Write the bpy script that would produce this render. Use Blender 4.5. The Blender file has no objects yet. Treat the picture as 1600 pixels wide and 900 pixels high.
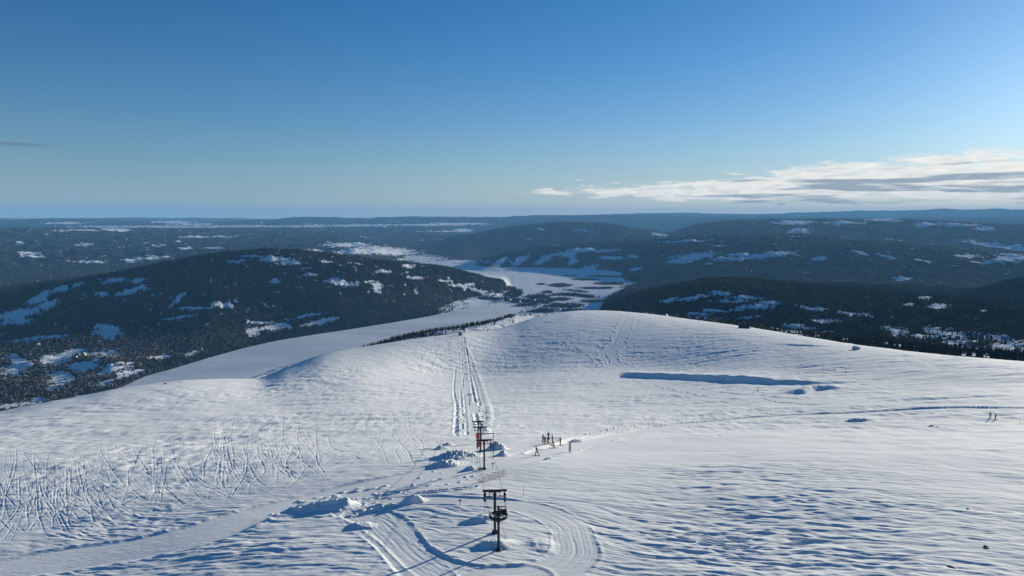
import bpy, bmesh, math, random
import numpy as np
from mathutils import Vector, Matrix, noise as mnoise

random.seed(7)
rng = np.random.default_rng(11)
R = math.radians
SC = bpy.context.scene
COL = SC.collection

# ---------------------------------------------------------------- camera maths (photo is 1600x900, drone wide angle lens)
F = 1067.0
EYE = 336.0                                # image row of eye level
PITCH = math.atan((450.0 - EYE) / F)
CP, SP = math.cos(PITCH), math.sin(PITCH)
CAMZ = 500.0                               # lake level is z = 0
SUN_AZ, SUN_EL = R(43.0), R(8.8)


def ray(px, py):
    px = np.asarray(px, float); py = np.asarray(py, float)
    a = (px - 800) / F; b = (py - 450) / F
    return a, CP - b * SP, -SP - b * CP


def pe(px, py):
    """photo pixel -> (azimuth, tangent of elevation)"""
    x, y, z = ray(px, py)
    return np.arctan2(x, y), z / np.hypot(x, y)


def project(x, y, z):
    z = z - CAMZ
    d = y * CP - z * SP
    u = y * SP + z * CP
    return 800 + F * x / d, 450 - F * u / d


def pchip(x, y, xq):
    x = np.asarray(x, float); y = np.asarray(y, float)
    h = np.diff(x); d = np.diff(y) / h
    n = len(x)
    m = np.zeros(n)
    if n == 2:
        m[:] = d[0]
    else:
        w1 = 2 * h[1:] + h[:-1]; w2 = h[1:] + 2 * h[:-1]
        ok = d[:-1] * d[1:] > 0
        with np.errstate(divide='ignore', invalid='ignore'):
            mm = (w1 + w2) / (w1 / d[:-1] + w2 / d[1:])
        m[1:-1] = np.where(ok, mm, 0)
        m[0] = d[0]; m[-1] = d[-1]
    xq = np.clip(xq, x[0], x[-1])
    i = np.clip(np.searchsorted(x, xq, side='right') - 1, 0, n - 2)
    t = (xq - x[i]) / h[i]
    return (m[i] * h[i] * t * (1 - t) ** 2 - m[i + 1] * h[i] * t * t * (1 - t)
            + y[i] * (1 - t) ** 2 * (1 + 2 * t) + y[i + 1] * t * t * (3 - 2 * t))


def sstep(a, b, x):
    t = np.clip((x - a) / (b - a), 0, 1)
    return t * t * (3 - 2 * t)


_perm = np.random.default_rng(5).permutation(4096).astype(np.int64)
_ga = np.random.default_rng(6).uniform(0, 2 * np.pi, 4096)
_gx, _gy = np.cos(_ga), np.sin(_ga)


def perlin(x, y, seed=0):
    xi = np.floor(x).astype(np.int64); yi = np.floor(y).astype(np.int64)
    xf = x - xi; yf = y - yi
    u = xf * xf * xf * (xf * (xf * 6 - 15) + 10); v = yf * yf * yf * (yf * (yf * 6 - 15) + 10)

    def g(ix, iy, fx, fy):
        h = _perm[(_perm[(ix + seed * 131) & 4095] + iy) & 4095]
        return _gx[h] * fx + _gy[h] * fy
    a = g(xi, yi, xf, yf); b = g(xi + 1, yi, xf - 1, yf)
    c = g(xi, yi + 1, xf, yf - 1); d = g(xi + 1, yi + 1, xf - 1, yf - 1)
    return ((a + (b - a) * u) + ((c + (d - c) * u) - (a + (b - a) * u)) * v) * 1.5


def fbm(x, y, oct=4, seed=0, gain=.5):
    s = 0; a = 1.0; t = 0
    for k in range(oct):
        s = s + a * perlin(x * 2 ** k, y * 2 ** k, seed + k * 7); t += a; a *= gain
    return s / t


# ---------------------------------------------------------------- terrain profile: curves (photo column, row, ground distance)
def P(*pts):                       # by image row
    px = np.array([p[0] for p in pts], float); py = np.array([p[1] for p in pts], float); r = np.array([p[2] for p in pts], float)
    th, e = pe(px, py)
    return th, e, 1 / r


def Z(*pts):                       # by height relative to the camera (px, z, r)
    px = np.array([p[0] for p in pts], float)
    th, _ = pe(px, np.full(len(px), 450.0))
    z = np.array([p[1] for p in pts], float); r = np.array([p[2] for p in pts], float)
    return th, z / r, 1 / r


def rowZ(y, pts):                  # image row y, height z -> distance
    px = np.array([p[0] for p in pts], float); z = np.array([p[1] for p in pts], float)
    th, e = pe(px, np.full(len(px), float(y)))
    return th, e, e / z


def ZY(*pts):                      # (px, py, z)
    px = np.array([p[0] for p in pts], float); z = np.array([p[2] for p in pts], float)
    th, e = pe(px, np.array([p[1] for p in pts], float))
    return th, e, e / z


def FR(px, py, z=-499.):            # distance at which level ground z shows at this pixel
    return float(z / pe(px, py)[1])


EDGE = P((-800, 735, 520), (-400, 700, 500), (0, 643, 530), (60, 631, 540), (130, 618, 562), (175, 609, 578), (245, 599, 608), (280, 595, 625),
         (346, 592, 655), (400, 591, 680), (450, 573, 730), (510, 552, 780), (573, 541, 825), (650, 529, 860), (720, 520.5, 900), (760, 517, 960), (800, 508, 1040),
         (830, 498, 1110), (860, 491, 1160), (900, 485.5, 1200), (940, 485, 1200), (1000, 489, 1150), (1080, 499, 1070), (1163, 510, 950), (1260, 526, 800),
         (1350, 540, 680), (1470, 554, 575), (1600, 565, 500), (2000, 597, 390), (2400, 640, 330))
NEAR = [
    Z((-800, -32, 6), (2400, -32, 6)),
    rowZ(900, [(-800, -55), (-400, -51), (0, -45.5), (400, -40), (800, -37.6), (1200, -37.4), (1600, -37), (2000, -37), (2400, -37)]),
    rowZ(820, [(-800, -66), (-400, -60), (0, -52), (400, -43.5), (600, -41), (780, -39.3), (1000, -39.3), (1200, -39.6), (1600, -39.2), (2000, -39), (2400, -39)]),
    rowZ(724, [(-800, -92), (-400, -82), (0, -68), (280, -58.5), (573, -49.5), (745, -46.5), (900, -45), (1200, -44), (1350, -44), (1600, -43.8), (2000, -44), (2400, -44)]),
    P((-800, 728, 380), (-400, 714, 370), (0, 692, 300), (280, 680, 260), (573, 660, 250), (745, 650, 262), (900, 650, 260), (1000, 650, 258), (1200, 650, 248),
      (1350, 655, 238), (1600, 660, 228), (2000, 680, 215), (2400, 700, 210)),
    P((-800, 731, 450), (-400, 706, 430), (0, 665, 385), (280, 635, 395), (400, 625, 420), (573, 597, 500), (745, 590, 600), (900, 580, 590), (1000, 580, 570), (1200, 580, 480),
      (1350, 595, 395), (1600, 610, 335), (2000, 640, 290), (2400, 670, 260)),
    EDGE,
]
_eth, _ee, _es = EDGE


def off(layer, de, rf):
    th, e, s = layer
    return th, e + de, s / rf


_drop = pchip(*pe([-800, 0, 500, 800, 900, 1000, 1100, 1350, 1600, 2400], [450] * 10)[:1], [-.03, -.03, -.022, -.014, -.012, -.010, -.008, -.007, -.006, -.006], _eth)
D1 = (_eth, _ee + _drop, _es / 1.14)
VALLEY = [
    D1,
    # shoulder with the tree strip on the left, forest shelf on the right
    ZY((-800, 735, -230), (-400, 705, -220), (0, 658, -200), (280, 618, -205), (360, 600, -205), (405, 586, -207), (455, 569, -208), (500, 557, -208), (573, 544, -210), (650, 523, -212), (720, 512, -212),
       (770, 503, -212), (805, 494, -224), (840, 493, -238), (900, 491, -248), (960, 492, -240), (1000, 492, -234), (1163, 508, -215), (1350, 535, -172), (1600, 562, -150), (2400, 640, -140)),
    Z((-800, -490, 1400), (0, -497, 1500), (500, -500, 1700), (800, -500, 2100), (900, -478, 2200), (960, -390, 2050), (1000, -330, 1900), (1163, -262, 1600), (1350, -225, 1350), (1600, -205, 1200), (2400, -180, 1100)),
    # far shore of the lake / crest of the forest shelf
    ZY((-800, 690, -480), (-400, 660, -485), (0, 622, -490), (110, 616, -496), (170, 609, -498), (230, 586, -499), (262, 577, -499), (300, 566, -499), (340, 554, -499), (420, 534, -499), (550, 513, -499),
       (650, 497, -499), (700, 488, -499), (780, 476, -499), (830, 470, -498), (900, 468, -497), (935, 474, -488), (965, 468, -420), (1000, 459, -300), (1060, 446, -262), (1130, 438, -245),
       (1262, 447, -250), (1412, 462, -260), (1600, 474, -265), (2000, 490, -265), (2400, 510, -265)),
    # foot slope of the forest hill / flat fields
    ZY((-800, 570, -430), (-400, 560, -440), (0, 540, -450), (150, 532, -450), (300, 516, -440), (420, 500, -440), (550, 488, -440), (650, 474, -450), (720, 466, -470), (790, 462, -492), (830, 456, -499), (900, 453, -499),
       (960, 462, -472), (1000, 462.5, -380), (1130, 446, -330), (1262, 456, -330), (1412, 470, -330), (1600, 480, -320), (2400, 520, -320)),
    # crest of the forest hill
    P((-800, 520, 4200), (-400, 480, 4200), (0, 452, 4200), (70, 444, 4150), (150, 434, 4050), (220, 421, 3950), (270, 410, 3850), (330, 400, 3750), (420, 392.5, 3700), (480, 395, 3750), (560, 406, 3850), (640, 413, 3950),
      (700, 420, 4050), (740, 433, 4150), (780, 449, 4250), (800, 445, FR(800, 445)), (860, 440, FR(860, 440)), (960, 446, FR(960, 446, -496)), (1000, 450, FR(1000, 450, -488)), (1130, 444, 3600), (1262, 446, 3500), (1412, 458, 3400), (1487, 466, 3400),
      (1550, 449, 3400), (1600, 437, 3400), (1800, 425, 3400), (2400, 440, 3400)),
    # trough
    Z((-800, -480, 5600), (400, -490, 5600), (700, -500, 5700), (800, -500, 5950), (900, -499, 5850), (960, -497, 5650), (1000, -492, 5300), (1050, -465, 4900), (1130, -440, 4700), (1300, -430, 4700), (1500, -430, 4800), (1600, -470, 4900), (2400, -470, 4900)),
    # first line of hills
    P((-800, 400, 8000), (0, 398, 8000), (150, 396, 8000), (300, 393, 8000), (450, 389, 8000), (560, 392, 7700), (640, 400, FR(640, 400)), (690, 411, FR(690, 411)), (720, 411, FR(720, 411)), (760, 403, 7000), (800, 394, 7200), (860, 384.5, 7500), (930, 380, 7500),
      (1000, 377, 7500), (1100, 370, 7600), (1200, 367, 7600), (1300, 372, 7600), (1450, 385, 7400), (1600, 397, 7200), (2400, 410, 7000)),
    P((-800, 388, 9000), (0, 386, 9000), (300, 384, 9000), (450, 384, 9000), (560, 388, 8600), (640, 392, 9200), (700, 404, 7850), (760, 404, 8300), (860, 389, 9000), (1000, 381, 9000), (1200, 371, 9000), (1300, 375, 9000), (1600, 398, 9000), (2400, 405, 9000)),
    # second line
    P((-800, 356, 13500), (0, 357, 13500), (300, 360, 13500), (450, 362, 13000), (560, 369, 12500), (640, 385, 10300), (700, 377, 11000), (760, 362, 11500), (830, 352, 11500), (880, 348, 11500), (950, 351, 11500), (1000, 359, 11800),
      (1040, 364, 12000), (1100, 350, 12500), (1200, 344, 12800), (1400, 344, 13000), (1600, 352, 13000), (2400, 356, 13000)),
    P((-800, 357, 17000), (300, 357, 17000), (640, 356, 17000), (760, 366, 16500), (880, 352, 16500), (1040, 368, 16500), (1100, 353, 17000), (1200, 347, 17000), (1400, 347, 17000), (1600, 354, 17000), (2400, 358, 17000)),
    P((-800, 345, 25000), (0, 345, 25000), (100, 342.5, 25000), (200, 345, 25000), (300, 347, 25000), (420, 343.5, 25000), (480, 339.5, 25000), (560, 341, 25000), (650, 339, 25000), (760, 340, 25000), (850, 337, 25000), (1000, 336.5, 25000),
      (1100, 339, 25000), (1200, 338, 25000), (1300, 340, 25000), (1600, 340, 25000), (2400, 342, 25000)),
    P((-800, 347, 28500), (300, 348, 28500), (800, 343, 28500), (1300, 342, 28500), (2400, 344, 28500)),
    P((-800, 341, 33000), (0, 342, 33000), (150, 341.5, 33000), (300, 341, 33000), (450, 343, 33000), (800, 341, 33000), (900, 338, 33000), (1000, 334, 33000), (1080, 333, 33000), (1130, 335, 33000), (1200, 334.5, 33000),
      (1280, 332, 33000), (1350, 330, 33000), (1420, 328.5, 33000), (1470, 327, 33000), (1520, 328.5, 33000), (1560, 326.5, 33000), (1600, 328, 33000), (2400, 328, 33000)),
    P((-800, 352, 35500), (2400, 352, 35500)),
]


def at_theta(layers, th):
    S = np.array([np.exp(pchip(l[0], np.log(l[2]), th)) for l in layers])
    E = np.array([pchip(l[0], l[1], th) for l in layers])
    return S, E


def build_grid(layers, th, nrow, dense=3000, eps=0.15):
    """rows per column spread evenly over what the slope shows; returns radius and height grids"""
    S, E = at_theta(layers, th)
    n = len(th)
    RR = np.zeros((n, nrow)); ZZ = np.zeros((n, nrow))
    K = len(layers)
    base = np.concatenate([np.linspace(k, k + 1, dense // K, endpoint=False) for k in range(K - 1)] + [[K - 1]])
    ki = np.minimum(base.astype(int), K - 2); kf = base - ki
    for j in range(n):
        s = S[:, j].copy()
        for k in range(1, K):
            if s[k] > s[k - 1] * .985:
                s[k] = s[k - 1] * .985
        sq = s[ki] + (s[ki + 1] - s[ki]) * kf
        e = pchip(s[::-1], E[::-1, j], sq)
        w = np.abs(np.diff(np.where(e < -.6, -.6 + .03 * (e + .6), e))) * F + eps * 900 / len(sq) + 25 * np.abs(np.diff(np.log(sq))) * eps
        c = np.concatenate([[0], np.cumsum(w)])
        q = np.interp(np.linspace(0, c[-1], nrow), c, sq)
        RR[j] = 1 / q
        ZZ[j] = np.interp(-q, -sq, e) / q
    return RR, ZZ


def theta_cols(step_in, step_out):
    px = np.concatenate([np.arange(-800, -60, step_out), np.arange(-60, 1660, step_in), np.arange(1660, 2401, step_out)])
    return np.arctan((px - 800) / (F * 1.0)), px


# ---------------------------------------------------------------- scene helpers
def link(o, parent=None):
    COL.objects.link(o)
    if parent: o.parent = parent
    return o


def tag(o, label=None, cat=None, group=None, kind=None):
    if label: o['label'] = label
    if cat: o['category'] = cat
    if group: o['group'] = group
    if kind: o['kind'] = kind
    return o


def np_mesh(name, co, quads, smooth=True, tris=False):
    me = bpy.data.meshes.new(name)
    k = 3 if tris else 4
    nv, nf = len(co), len(quads)
    me.vertices.add(nv); me.vertices.foreach_set('co', np.ascontiguousarray(co, dtype=np.float32).ravel())
    me.loops.add(nf * k); me.loops.foreach_set('vertex_index', np.ascontiguousarray(quads, dtype=np.int32).ravel())
    me.polygons.add(nf)
    me.polygons.foreach_set('loop_start', np.arange(0, nf * k, k, dtype=np.int32))
    me.polygons.foreach_set('use_smooth', np.full(nf, smooth, dtype=bool))
    me.update(calc_edges=True)
    return me


def grid_quads(n, m):
    i, j = np.meshgrid(np.arange(n - 1), np.arange(m - 1), indexing='ij')
    a = i * m + j
    return np.stack([a, a + m, a + m + 1, a + 1], -1).reshape(-1, 4)


def fattr(me, name, arr):
    at = me.attributes.new(name, 'FLOAT', 'POINT')
    at.data.foreach_set('value', np.ascontiguousarray(arr, dtype=np.float32).ravel())


def cattr(me, name, rgb):
    at = me.attributes.new(name, 'FLOAT_COLOR', 'POINT')
    c = np.ones((len(rgb), 4), np.float32); c[:, :3] = rgb
    at.data.foreach_set('color', c.ravel())


class NT:
    def __init__(s, nt): s.nt = nt

    def n(s, t, **kw):
        nd = s.nt.nodes.new(t)
        for k, v in kw.items():
            if k == 'ins':
                for a, b in v.items(): s.put(nd.inputs[a], b)
            else: setattr(nd, k, v)
        return nd

    def put(s, sock, v):
        if isinstance(v, bpy.types.NodeSocket): s.nt.links.new(v, sock)
        else: sock.default_value = v

    def m(s, op, a, b=None, c=None, clamp=False):
        nd = s.nt.nodes.new('ShaderNodeMath'); nd.operation = op; nd.use_clamp = clamp
        s.put(nd.inputs[0], a)
        if b is not None: s.put(nd.inputs[1], b)
        if c is not None: s.put(nd.inputs[2], c)
        return nd.outputs[0]

    def mix(s, f, a, b):
        nd = s.nt.nodes.new('ShaderNodeMix'); nd.data_type = 'RGBA'
        s.put(nd.inputs[0], f); s.put(nd.inputs[6], a); s.put(nd.inputs[7], b)
        return nd.outputs[2]

    def smooth(s, x, a, b, lo=0., hi=1.):
        nd = s.nt.nodes.new('ShaderNodeMapRange'); nd.interpolation_type = 'SMOOTHSTEP'
        s.put(nd.inputs[0], x); s.put(nd.inputs[1], a); s.put(nd.inputs[2], b); s.put(nd.inputs[3], lo); s.put(nd.inputs[4], hi)
        return nd.outputs[0]

    def noise(s, vec, scale, detail=4, rough=.5, dist=0.):
        nd = s.nt.nodes.new('ShaderNodeTexNoise')
        if vec is not None: s.put(nd.inputs['Vector'], vec)
        nd.inputs['Scale'].default_value = scale; nd.inputs['Detail'].default_value = detail
        nd.inputs['Roughness'].default_value = rough; nd.inputs['Distortion'].default_value = dist
        return nd.outputs[0]


def new_mat(name):
    m = bpy.data.materials.new(name); m.use_nodes = True
    m.node_tree.nodes.clear()
    t = NT(m.node_tree)
    out = t.n('ShaderNodeOutputMaterial')
    b = t.n('ShaderNodeBsdfPrincipled')
    m.node_tree.links.new(b.outputs[0], out.inputs[0])
    return m, t, b


def simple_mat(name, col, rough=.6, metal=0., var=.25, scale=6., spec=.4):
    m, t, b = new_mat(name)
    tc = t.n('ShaderNodeTexCoord')
    nz = t.noise(tc.outputs['Object'], scale, 4, .6)
    c1 = tuple(c * (1 - var) for c in col) + (1,); c2 = tuple(min(1, c * (1 + var)) for c in col) + (1,)
    t.put(b.inputs['Base Color'], t.mix(nz, c1, c2))
    b.inputs['Roughness'].default_value = rough; b.inputs['Metallic'].default_value = metal
    b.inputs['Specular IOR Level'].default_value = spec
    return m


MAT = {}
for k, c, r_, me_ in [('dark_steel', (.035, .038, .045), .5, .6), ('galvanised', (.22, .23, .24), .45, .7), ('rope_steel', (.05, .05, .055), .6, .5), ('black_rubber', (.015, .015, .017), .7, 0),
                      ('red_paint', (.45, .04, .03), .5, 0), ('orange_red', (.55, .12, .05), .55, 0), ('white_paint', (.75, .75, .74), .5, 0), ('old_wood', (.16, .10, .065), .8, 0), ('dark_wood', (.06, .042, .03), .8, 0),
                      ('red_wood', (.22, .05, .035), .8, 0), ('window_glass', (.03, .04, .05), .1, 0), ('roof_snow', (.84, .86, .9), .7, 0), ('roof_dark', (.04, .04, .045), .7, 0), ('stake_wood', (.12, .085, .06), .8, 0),
                      ('net_red', (.55, .16, .12), .8, 0), ('rock', (.06, .057, .055), .9, 0), ('skin', (.5, .3, .22), .6, 0), ('cloth_black', (.012, .012, .015), .9, 0), ('cloth_navy', (.015, .02, .045), .9, 0),
                      ('cloth_red', (.42, .03, .03), .9, 0), ('cloth_grey', (.05, .05, .055), .9, 0), ('cloth_green', (.03, .04, .028), .9, 0), ('cloth_pale', (.09, .09, .09), .9, 0), ('cloth_orange', (.3, .08, .03), .9, 0), ('ski', (.08, .08, .1), .95, 0), ('bark', (.07, .05, .035), .9, 0),
                      ('wheel_cream', (.6, .57, .42), .5, 0), ('shrub', (.05, .035, .025), .95, 0)]:
    MAT[k] = simple_mat(k, c, r_, me_)

# ---------------------------------------------------------------- near snow hillside
TH, PXC = theta_cols(1.0, 6.0)
NROW = 1100
RN, ZN = build_grid(NEAR + [D1], TH, NROW)
XN = RN * np.sin(TH)[:, None]; YN = RN * np.cos(TH)[:, None]
ZN = ZN + CAMZ
BASEZ = ZN.copy()
PXN, PYN = project(XN, YN, ZN)
DRN = np.gradient(RN, axis=1)
_tidx = np.arange(len(TH))


def near_ij(x, y):
    """fractional grid indices of world points"""
    x = np.atleast_1d(np.asarray(x, float)); y = np.atleast_1d(np.asarray(y, float))
    ci = np.interp(np.arctan2(x, y), TH, _tidx); r = np.hypot(x, y)
    cj = np.empty_like(ci)
    for k in range(len(ci)):
        cj[k] = np.interp(r[k], RN[int(round(ci[k]))], np.arange(NROW))
    return ci, cj


def near_z(x, y):
    ci, cj = near_ij(x, y)
    i = np.clip(ci.astype(int), 0, len(TH) - 2); j = np.clip(cj.astype(int), 0, NROW - 2)
    a = ci - i; b = cj - j
    return (ZN[i, j] * (1 - a) * (1 - b) + ZN[i + 1, j] * a * (1 - b) + ZN[i, j + 1] * (1 - a) * b + ZN[i + 1, j + 1] * a * b)


def near_pt(px, py):
    """photo pixel -> world x, y on the bare hillside (before small relief)"""
    px = np.atleast_1d(np.asarray(px, float)); py = np.atleast_1d(np.asarray(py, float))
    th, e = pe(px, py)
    ci = np.interp(th, TH, _tidx)
    xs = []; ys = []
    for k in range(len(px)):
        i = int(round(ci[k]))
        ee = (BASEZ[i] - CAMZ) / RN[i]
        jm = int(np.argmax(ee))
        r = np.interp(e[k], ee[:jm + 1], RN[i][:jm + 1])
        xs.append(r * math.sin(th[k])); ys.append(r * math.cos(th[k]))
    return np.array(xs), np.array(ys)


def pt(px, py):
    x, y = near_pt(px, py)
    return float(x[0]), float(y[0])


def resample(xs, ys, step):
    # smooth curve through points, then even spacing
    t = np.concatenate([[0], np.cumsum(np.hypot(np.diff(xs), np.diff(ys)))])
    tq = np.arange(0, t[-1], step)
    return pchip(t, xs, tq), pchip(t, ys, tq), tq


def blob(mask_px, s):
    """soft region weight around (px, py, rx, ry, weight) anchors"""
    out = np.zeros_like(PXN)
    for cx, cy, rx, ry, w in mask_px:
        out += w * np.exp(-(((PXN - cx) / rx) ** 2 + ((PYN - cy) / ry) ** 2))
    return out * s


def line_field(pts, maxd):
    """signed side distance and distance along a curve for near vertices within maxd (m); pts in photo pixels"""
    xs, ys = near_pt([p[0] for p in pts], [p[1] for p in pts])
    xs, ys, t = resample(xs, ys, 1.5)
    sel = np.where((XN > xs.min() - maxd) & (XN < xs.max() + maxd) & (YN > ys.min() - maxd) & (YN < ys.max() + maxd))
    X = XN[sel]; Y = YN[sel]
    best = np.full(len(X), 1e9); along = np.zeros(len(X)); side = np.zeros(len(X))
    for k in range(len(xs) - 1):
        ax, ay, bx, by = xs[k], ys[k], xs[k + 1], ys[k + 1]
        near = np.where((np.abs(X - (ax + bx) / 2) < maxd + 2) & (np.abs(Y - (ay + by) / 2) < maxd + 2))[0]
        if not len(near): continue
        dx, dy = bx - ax, by - ay; L = math.hypot(dx, dy) + 1e-9
        u = np.clip(((X[near] - ax) * dx + (Y[near] - ay) * dy) / (L * L), 0, 1)
        ddx = X[near] - ax - u * dx; ddy = Y[near] - ay - u * dy
        d = np.hypot(ddx, ddy)
        b = d < best[near]
        q = near[b]
        best[q] = d[b]; along[q] = t[k] + u[b] * L
        side[q] = np.sign(dx * ddy[b] - dy * ddx[b]) * d[b]
    ok = best < maxd
    return (sel[0][ok], sel[1][ok]), side[ok], along[ok], t[-1]


WA = R(-17)
CU, SU = math.cos(WA), math.sin(WA)
warp = perlin(XN / 40, YN / 40, 41) * 4 + perlin(XN / 11, YN / 11, 42) * .8
UU = XN * CU + YN * SU; VV = -XN * SU + YN * CU + warp


def fade(wl):                                        # let a relief wavelength go once the grid cannot carry it
    return np.clip(1.6 - DRN * 1.9 / wl, 0, 1)


rough_w = .62 + blob([(1080, 840, 190, 90, .75), (1300, 800, 200, 100, .3), (690, 840, 70, 40, .3), (420, 880, 150, 30, .6), (1000, 700, 110, 40, -.25), (1420, 720, 120, 35, -.22), (300, 700, 260, 40, -.32), (120, 760, 200, 50, -.3),
                      (600, 640, 220, 40, -.12), (800, 590, 120, 40, -.2), (120, 870, 160, 25, .35), (1500, 620, 120, 16, .5), (600, 700, 120, 30, -.3), (900, 720, 60, 25, -.15), (1200, 620, 120, 20, -.15), (100, 655, 160, 18, .25)], 1.0)
patch = sstep(-.35, .45, fbm(UU / 45, VV / 18, 3, 3))
rough_w = np.clip(rough_w, .12, 1.4) * (.5 + .8 * patch)
big = fbm(XN / 70, YN / 45, 3, 9) * .8
lean = perlin(UU / 7.0, VV / 2.0, 22)
VW = VV + perlin(XN / 3.1, YN / 3.1, 43) * .22 - .42 * lean
n0 = perlin(UU / 24, VV / 7, 20) * .15 * fade(7)
n1 = perlin(UU / 7.0, VW / 2.0, 21) * .105 * fade(2)
r2 = perlin(UU / 3.4, VW / .95, 24)
n2 = (.5 - 1.6 * np.abs(r2)) * .055 * fade(.95) + perlin(UU / 3.8, VW / 1.05, 23) * .085 * fade(1.05)
n3 = perlin(UU / 1.9, VW / .6, 25) * .05 * fade(.6)
n4 = perlin(UU / .8, VV / .3, 26) * .02 * fade(.3)
farw = sstep(150, 420, RN)
n5 = (perlin(UU / 30, VV / 8, 26) * .16 + perlin(UU / 13, VW / 3.6, 27) * .17 * fade(3.6) + perlin(UU / 6.0, VW / 1.8, 28) * .16 * fade(1.8) + perlin(UU / 3.4, VW / 1.0, 33) * .08 * fade(1.)) * farw * (.5 + .95 * patch)
trod = blob([(250, 700, 330, 55, 1.), (620, 650, 200, 45, .8), (850, 600, 150, 50, .8), (120, 780, 200, 60, .6), (500, 600, 250, 40, .6), (900, 620, 150, 40, .7), (980, 540, 200, 40, .4)], 1.0)
n6b = (perlin(XN / 2.2, YN / 2.2, 34) * .09 * fade(2.2) + perlin(XN / 5, YN / 5, 35) * .08) * np.clip(trod, 0, 1)
n6 = (perlin(XN / 1.3, YN / 1.3, 29) * .07 * fade(1.3) + perlin(XN / .6, YN / .6, 30) * .035 * fade(.6) + perlin(XN / 3.4, YN / 3.4, 31) * .09 * fade(3.4)) * np.clip(trod, 0, 1) * sstep(-.3, .4, perlin(XN / 12, YN / 12, 32))
nf = sstep(95, 230, RN)
pat2 = sstep(-.4, .5, fbm(XN / 60, YN / 90, 3, 36))
n7 = (perlin(XN / 1.7, YN / 4.5, 37) * .055 * fade(4.5) + perlin(XN / 3.2, YN / 7, 38) * .11 * fade(7) + perlin(UU / 7, VW / 8, 39) * .16 * fade(8) + perlin(UU / 22, VV / 13, 40) * .30) * nf * (.5 + 1.05 * pat2)
relief = n7 + rough_w * (n0 + n1 + 1.15 * n2 + 1.2 * n3 + n4) * 1.12 + n5 + n6 * 1.8 + n6b

# groomed snow: flatten the wind relief, add machine ribs and small edge walls
extra = np.zeros_like(ZN)
flat = np.zeros_like(ZN)


def groom(pts, half, rib=.03, wall=.25, wobble=.4, strength=.92, period=.9, drop=0.):
    ij, d, t, L = line_field(pts, half * 1.9)
    h = half * (1 + .12 * np.sin(t / 9 + half) + .08 * np.sin(t / 3.7))
    q = np.abs(d) / h
    inside = 1 - sstep(.82, 1.08, q)
    flat[ij] = np.maximum(flat[ij], inside * strength)
    wob = perlin(t / 6, d * .3, 61)
    f = fade(period * .9)[ij]
    extra[ij] += inside * (rib * f * np.sin(d / period * 2 * np.pi + wob * 1.5) + rib * .8 * perlin(t / 14, d / .5, 62) * f * 1.6 - drop)
    lump = .6 + .7 * perlin(t / 1.3, d / .8, 63)
    extra[ij] += wall * np.exp(-((q - 1.07) / .10) ** 2) * np.clip(lump, .1, 2)


PISTE = [(-60, 905), (60, 878), (180, 862), (300, 838), (420, 800), (520, 775), (620, 752), (700, 737), (790, 722), (850, 706), (920, 690), (1000, 673), (1100, 660), (1250, 648), (1420, 640), (1640, 640)]
groom(PISTE, 5.2, .010, .08, drop=.16)
groom(PISTE[9:], 4.6, .008, .22, drop=.32)
groom([(740, 722), (765, 708), (800, 703), (850, 688)], 5, .02, .05)
LOOP = [(548, 800), (600, 786), (660, 782), (730, 784), (800, 789), (855, 802), (893, 828), (900, 858), (876, 886), (820, 902), (750, 905), (690, 893), (650, 868), (622, 838), (595, 815), (560, 800)]
groom(LOOP[:8] + LOOP[8:11], 2.5, .005, .07, period=.55, drop=.05)
groom(LOOP[9:], 2.8, .005, .07, period=.6, drop=.06)
groom([(560, 800), (592, 832), (630, 868), (668, 905), (690, 940)], 2.6, .003, .05, period=.6)
groom([(983, 493), (975, 512), (966, 535), (950, 556), (955, 566), (985, 578)], 9, .01, .3, strength=1.0)
groom([(870, 531), (905, 549), (930, 566), (955, 572)], 3.2, .01, .25, strength=.7)
groom([(985, 590), (1060, 606), (1130, 618), (1250, 626), (1400, 632), (1620, 634)], 6.5, .04, .15, strength=.8)
groom([(960, 600), (1040, 612), (1100, 622), (1200, 632)], 4, .04, .2, strength=.6)
groom([(725, 530), (727, 560), (729, 590), (734, 620), (738, 650), (742, 680)], 3.6, .06, .2, strength=.8)

ZN = BASEZ + big * (1 - .5 * flat) * (1 - .7 * sstep(350, 600, RN)) + relief * (1 - flat) + extra


def pile(px, py, rx, ry, h, rot=0., seed=0, rough=.26, power=1.5, lumps=.9):
    """heaped or drifted snow: soft plan, lumpy top"""
    x0, y0 = pt(px, py)
    c, s = math.cos(R(rot)), math.sin(R(rot))
    m = 1.5 * max(rx, ry)
    ij = np.where((np.abs(XN - x0) < m) & (np.abs(YN - y0) < m))
    X = XN[ij] - x0; Y = YN[ij] - y0
    a = (X * c + Y * s) / rx; b = (-X * s + Y * c) / ry
    q = np.sqrt(a * a + b * b) * (1 + .22 * perlin(X / rx * 1.7 + seed, Y / ry * 1.7, 70 + seed))
    w = (1 - sstep(.12, 1.0, q)) ** (power * .8)
    l = perlin(X / lumps, Y / lumps, 80 + seed) * rough + perlin(X / lumps * 2.3, Y / lumps * 2.3, 81 + seed) * rough * .5
    ZN[ij] += h * w * (1 + l)


# heaps and drifts round the top of the lift
pile(716, 716, 6.6, 4.2, 1.4, 25, 1, .36, 1.3, .55)
pile(699, 728, 5.0, 2.6, .8, 30, 2, .34, 1.3, .5)
pile(776, 702, 2.9, 3.2, 1.6, 0, 3, .42, 1.3, .5)
pile(786, 712, 1.8, 1.6, 1.0, 0, 4, .4)
pile(735, 733, 2.2, 1.2, .7, 20, 5)
pile(690, 703, 2.4, 1.4, .9, 20, 31)
pile(700, 696, 2.4, 1.2, .8, 20, 32)


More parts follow.
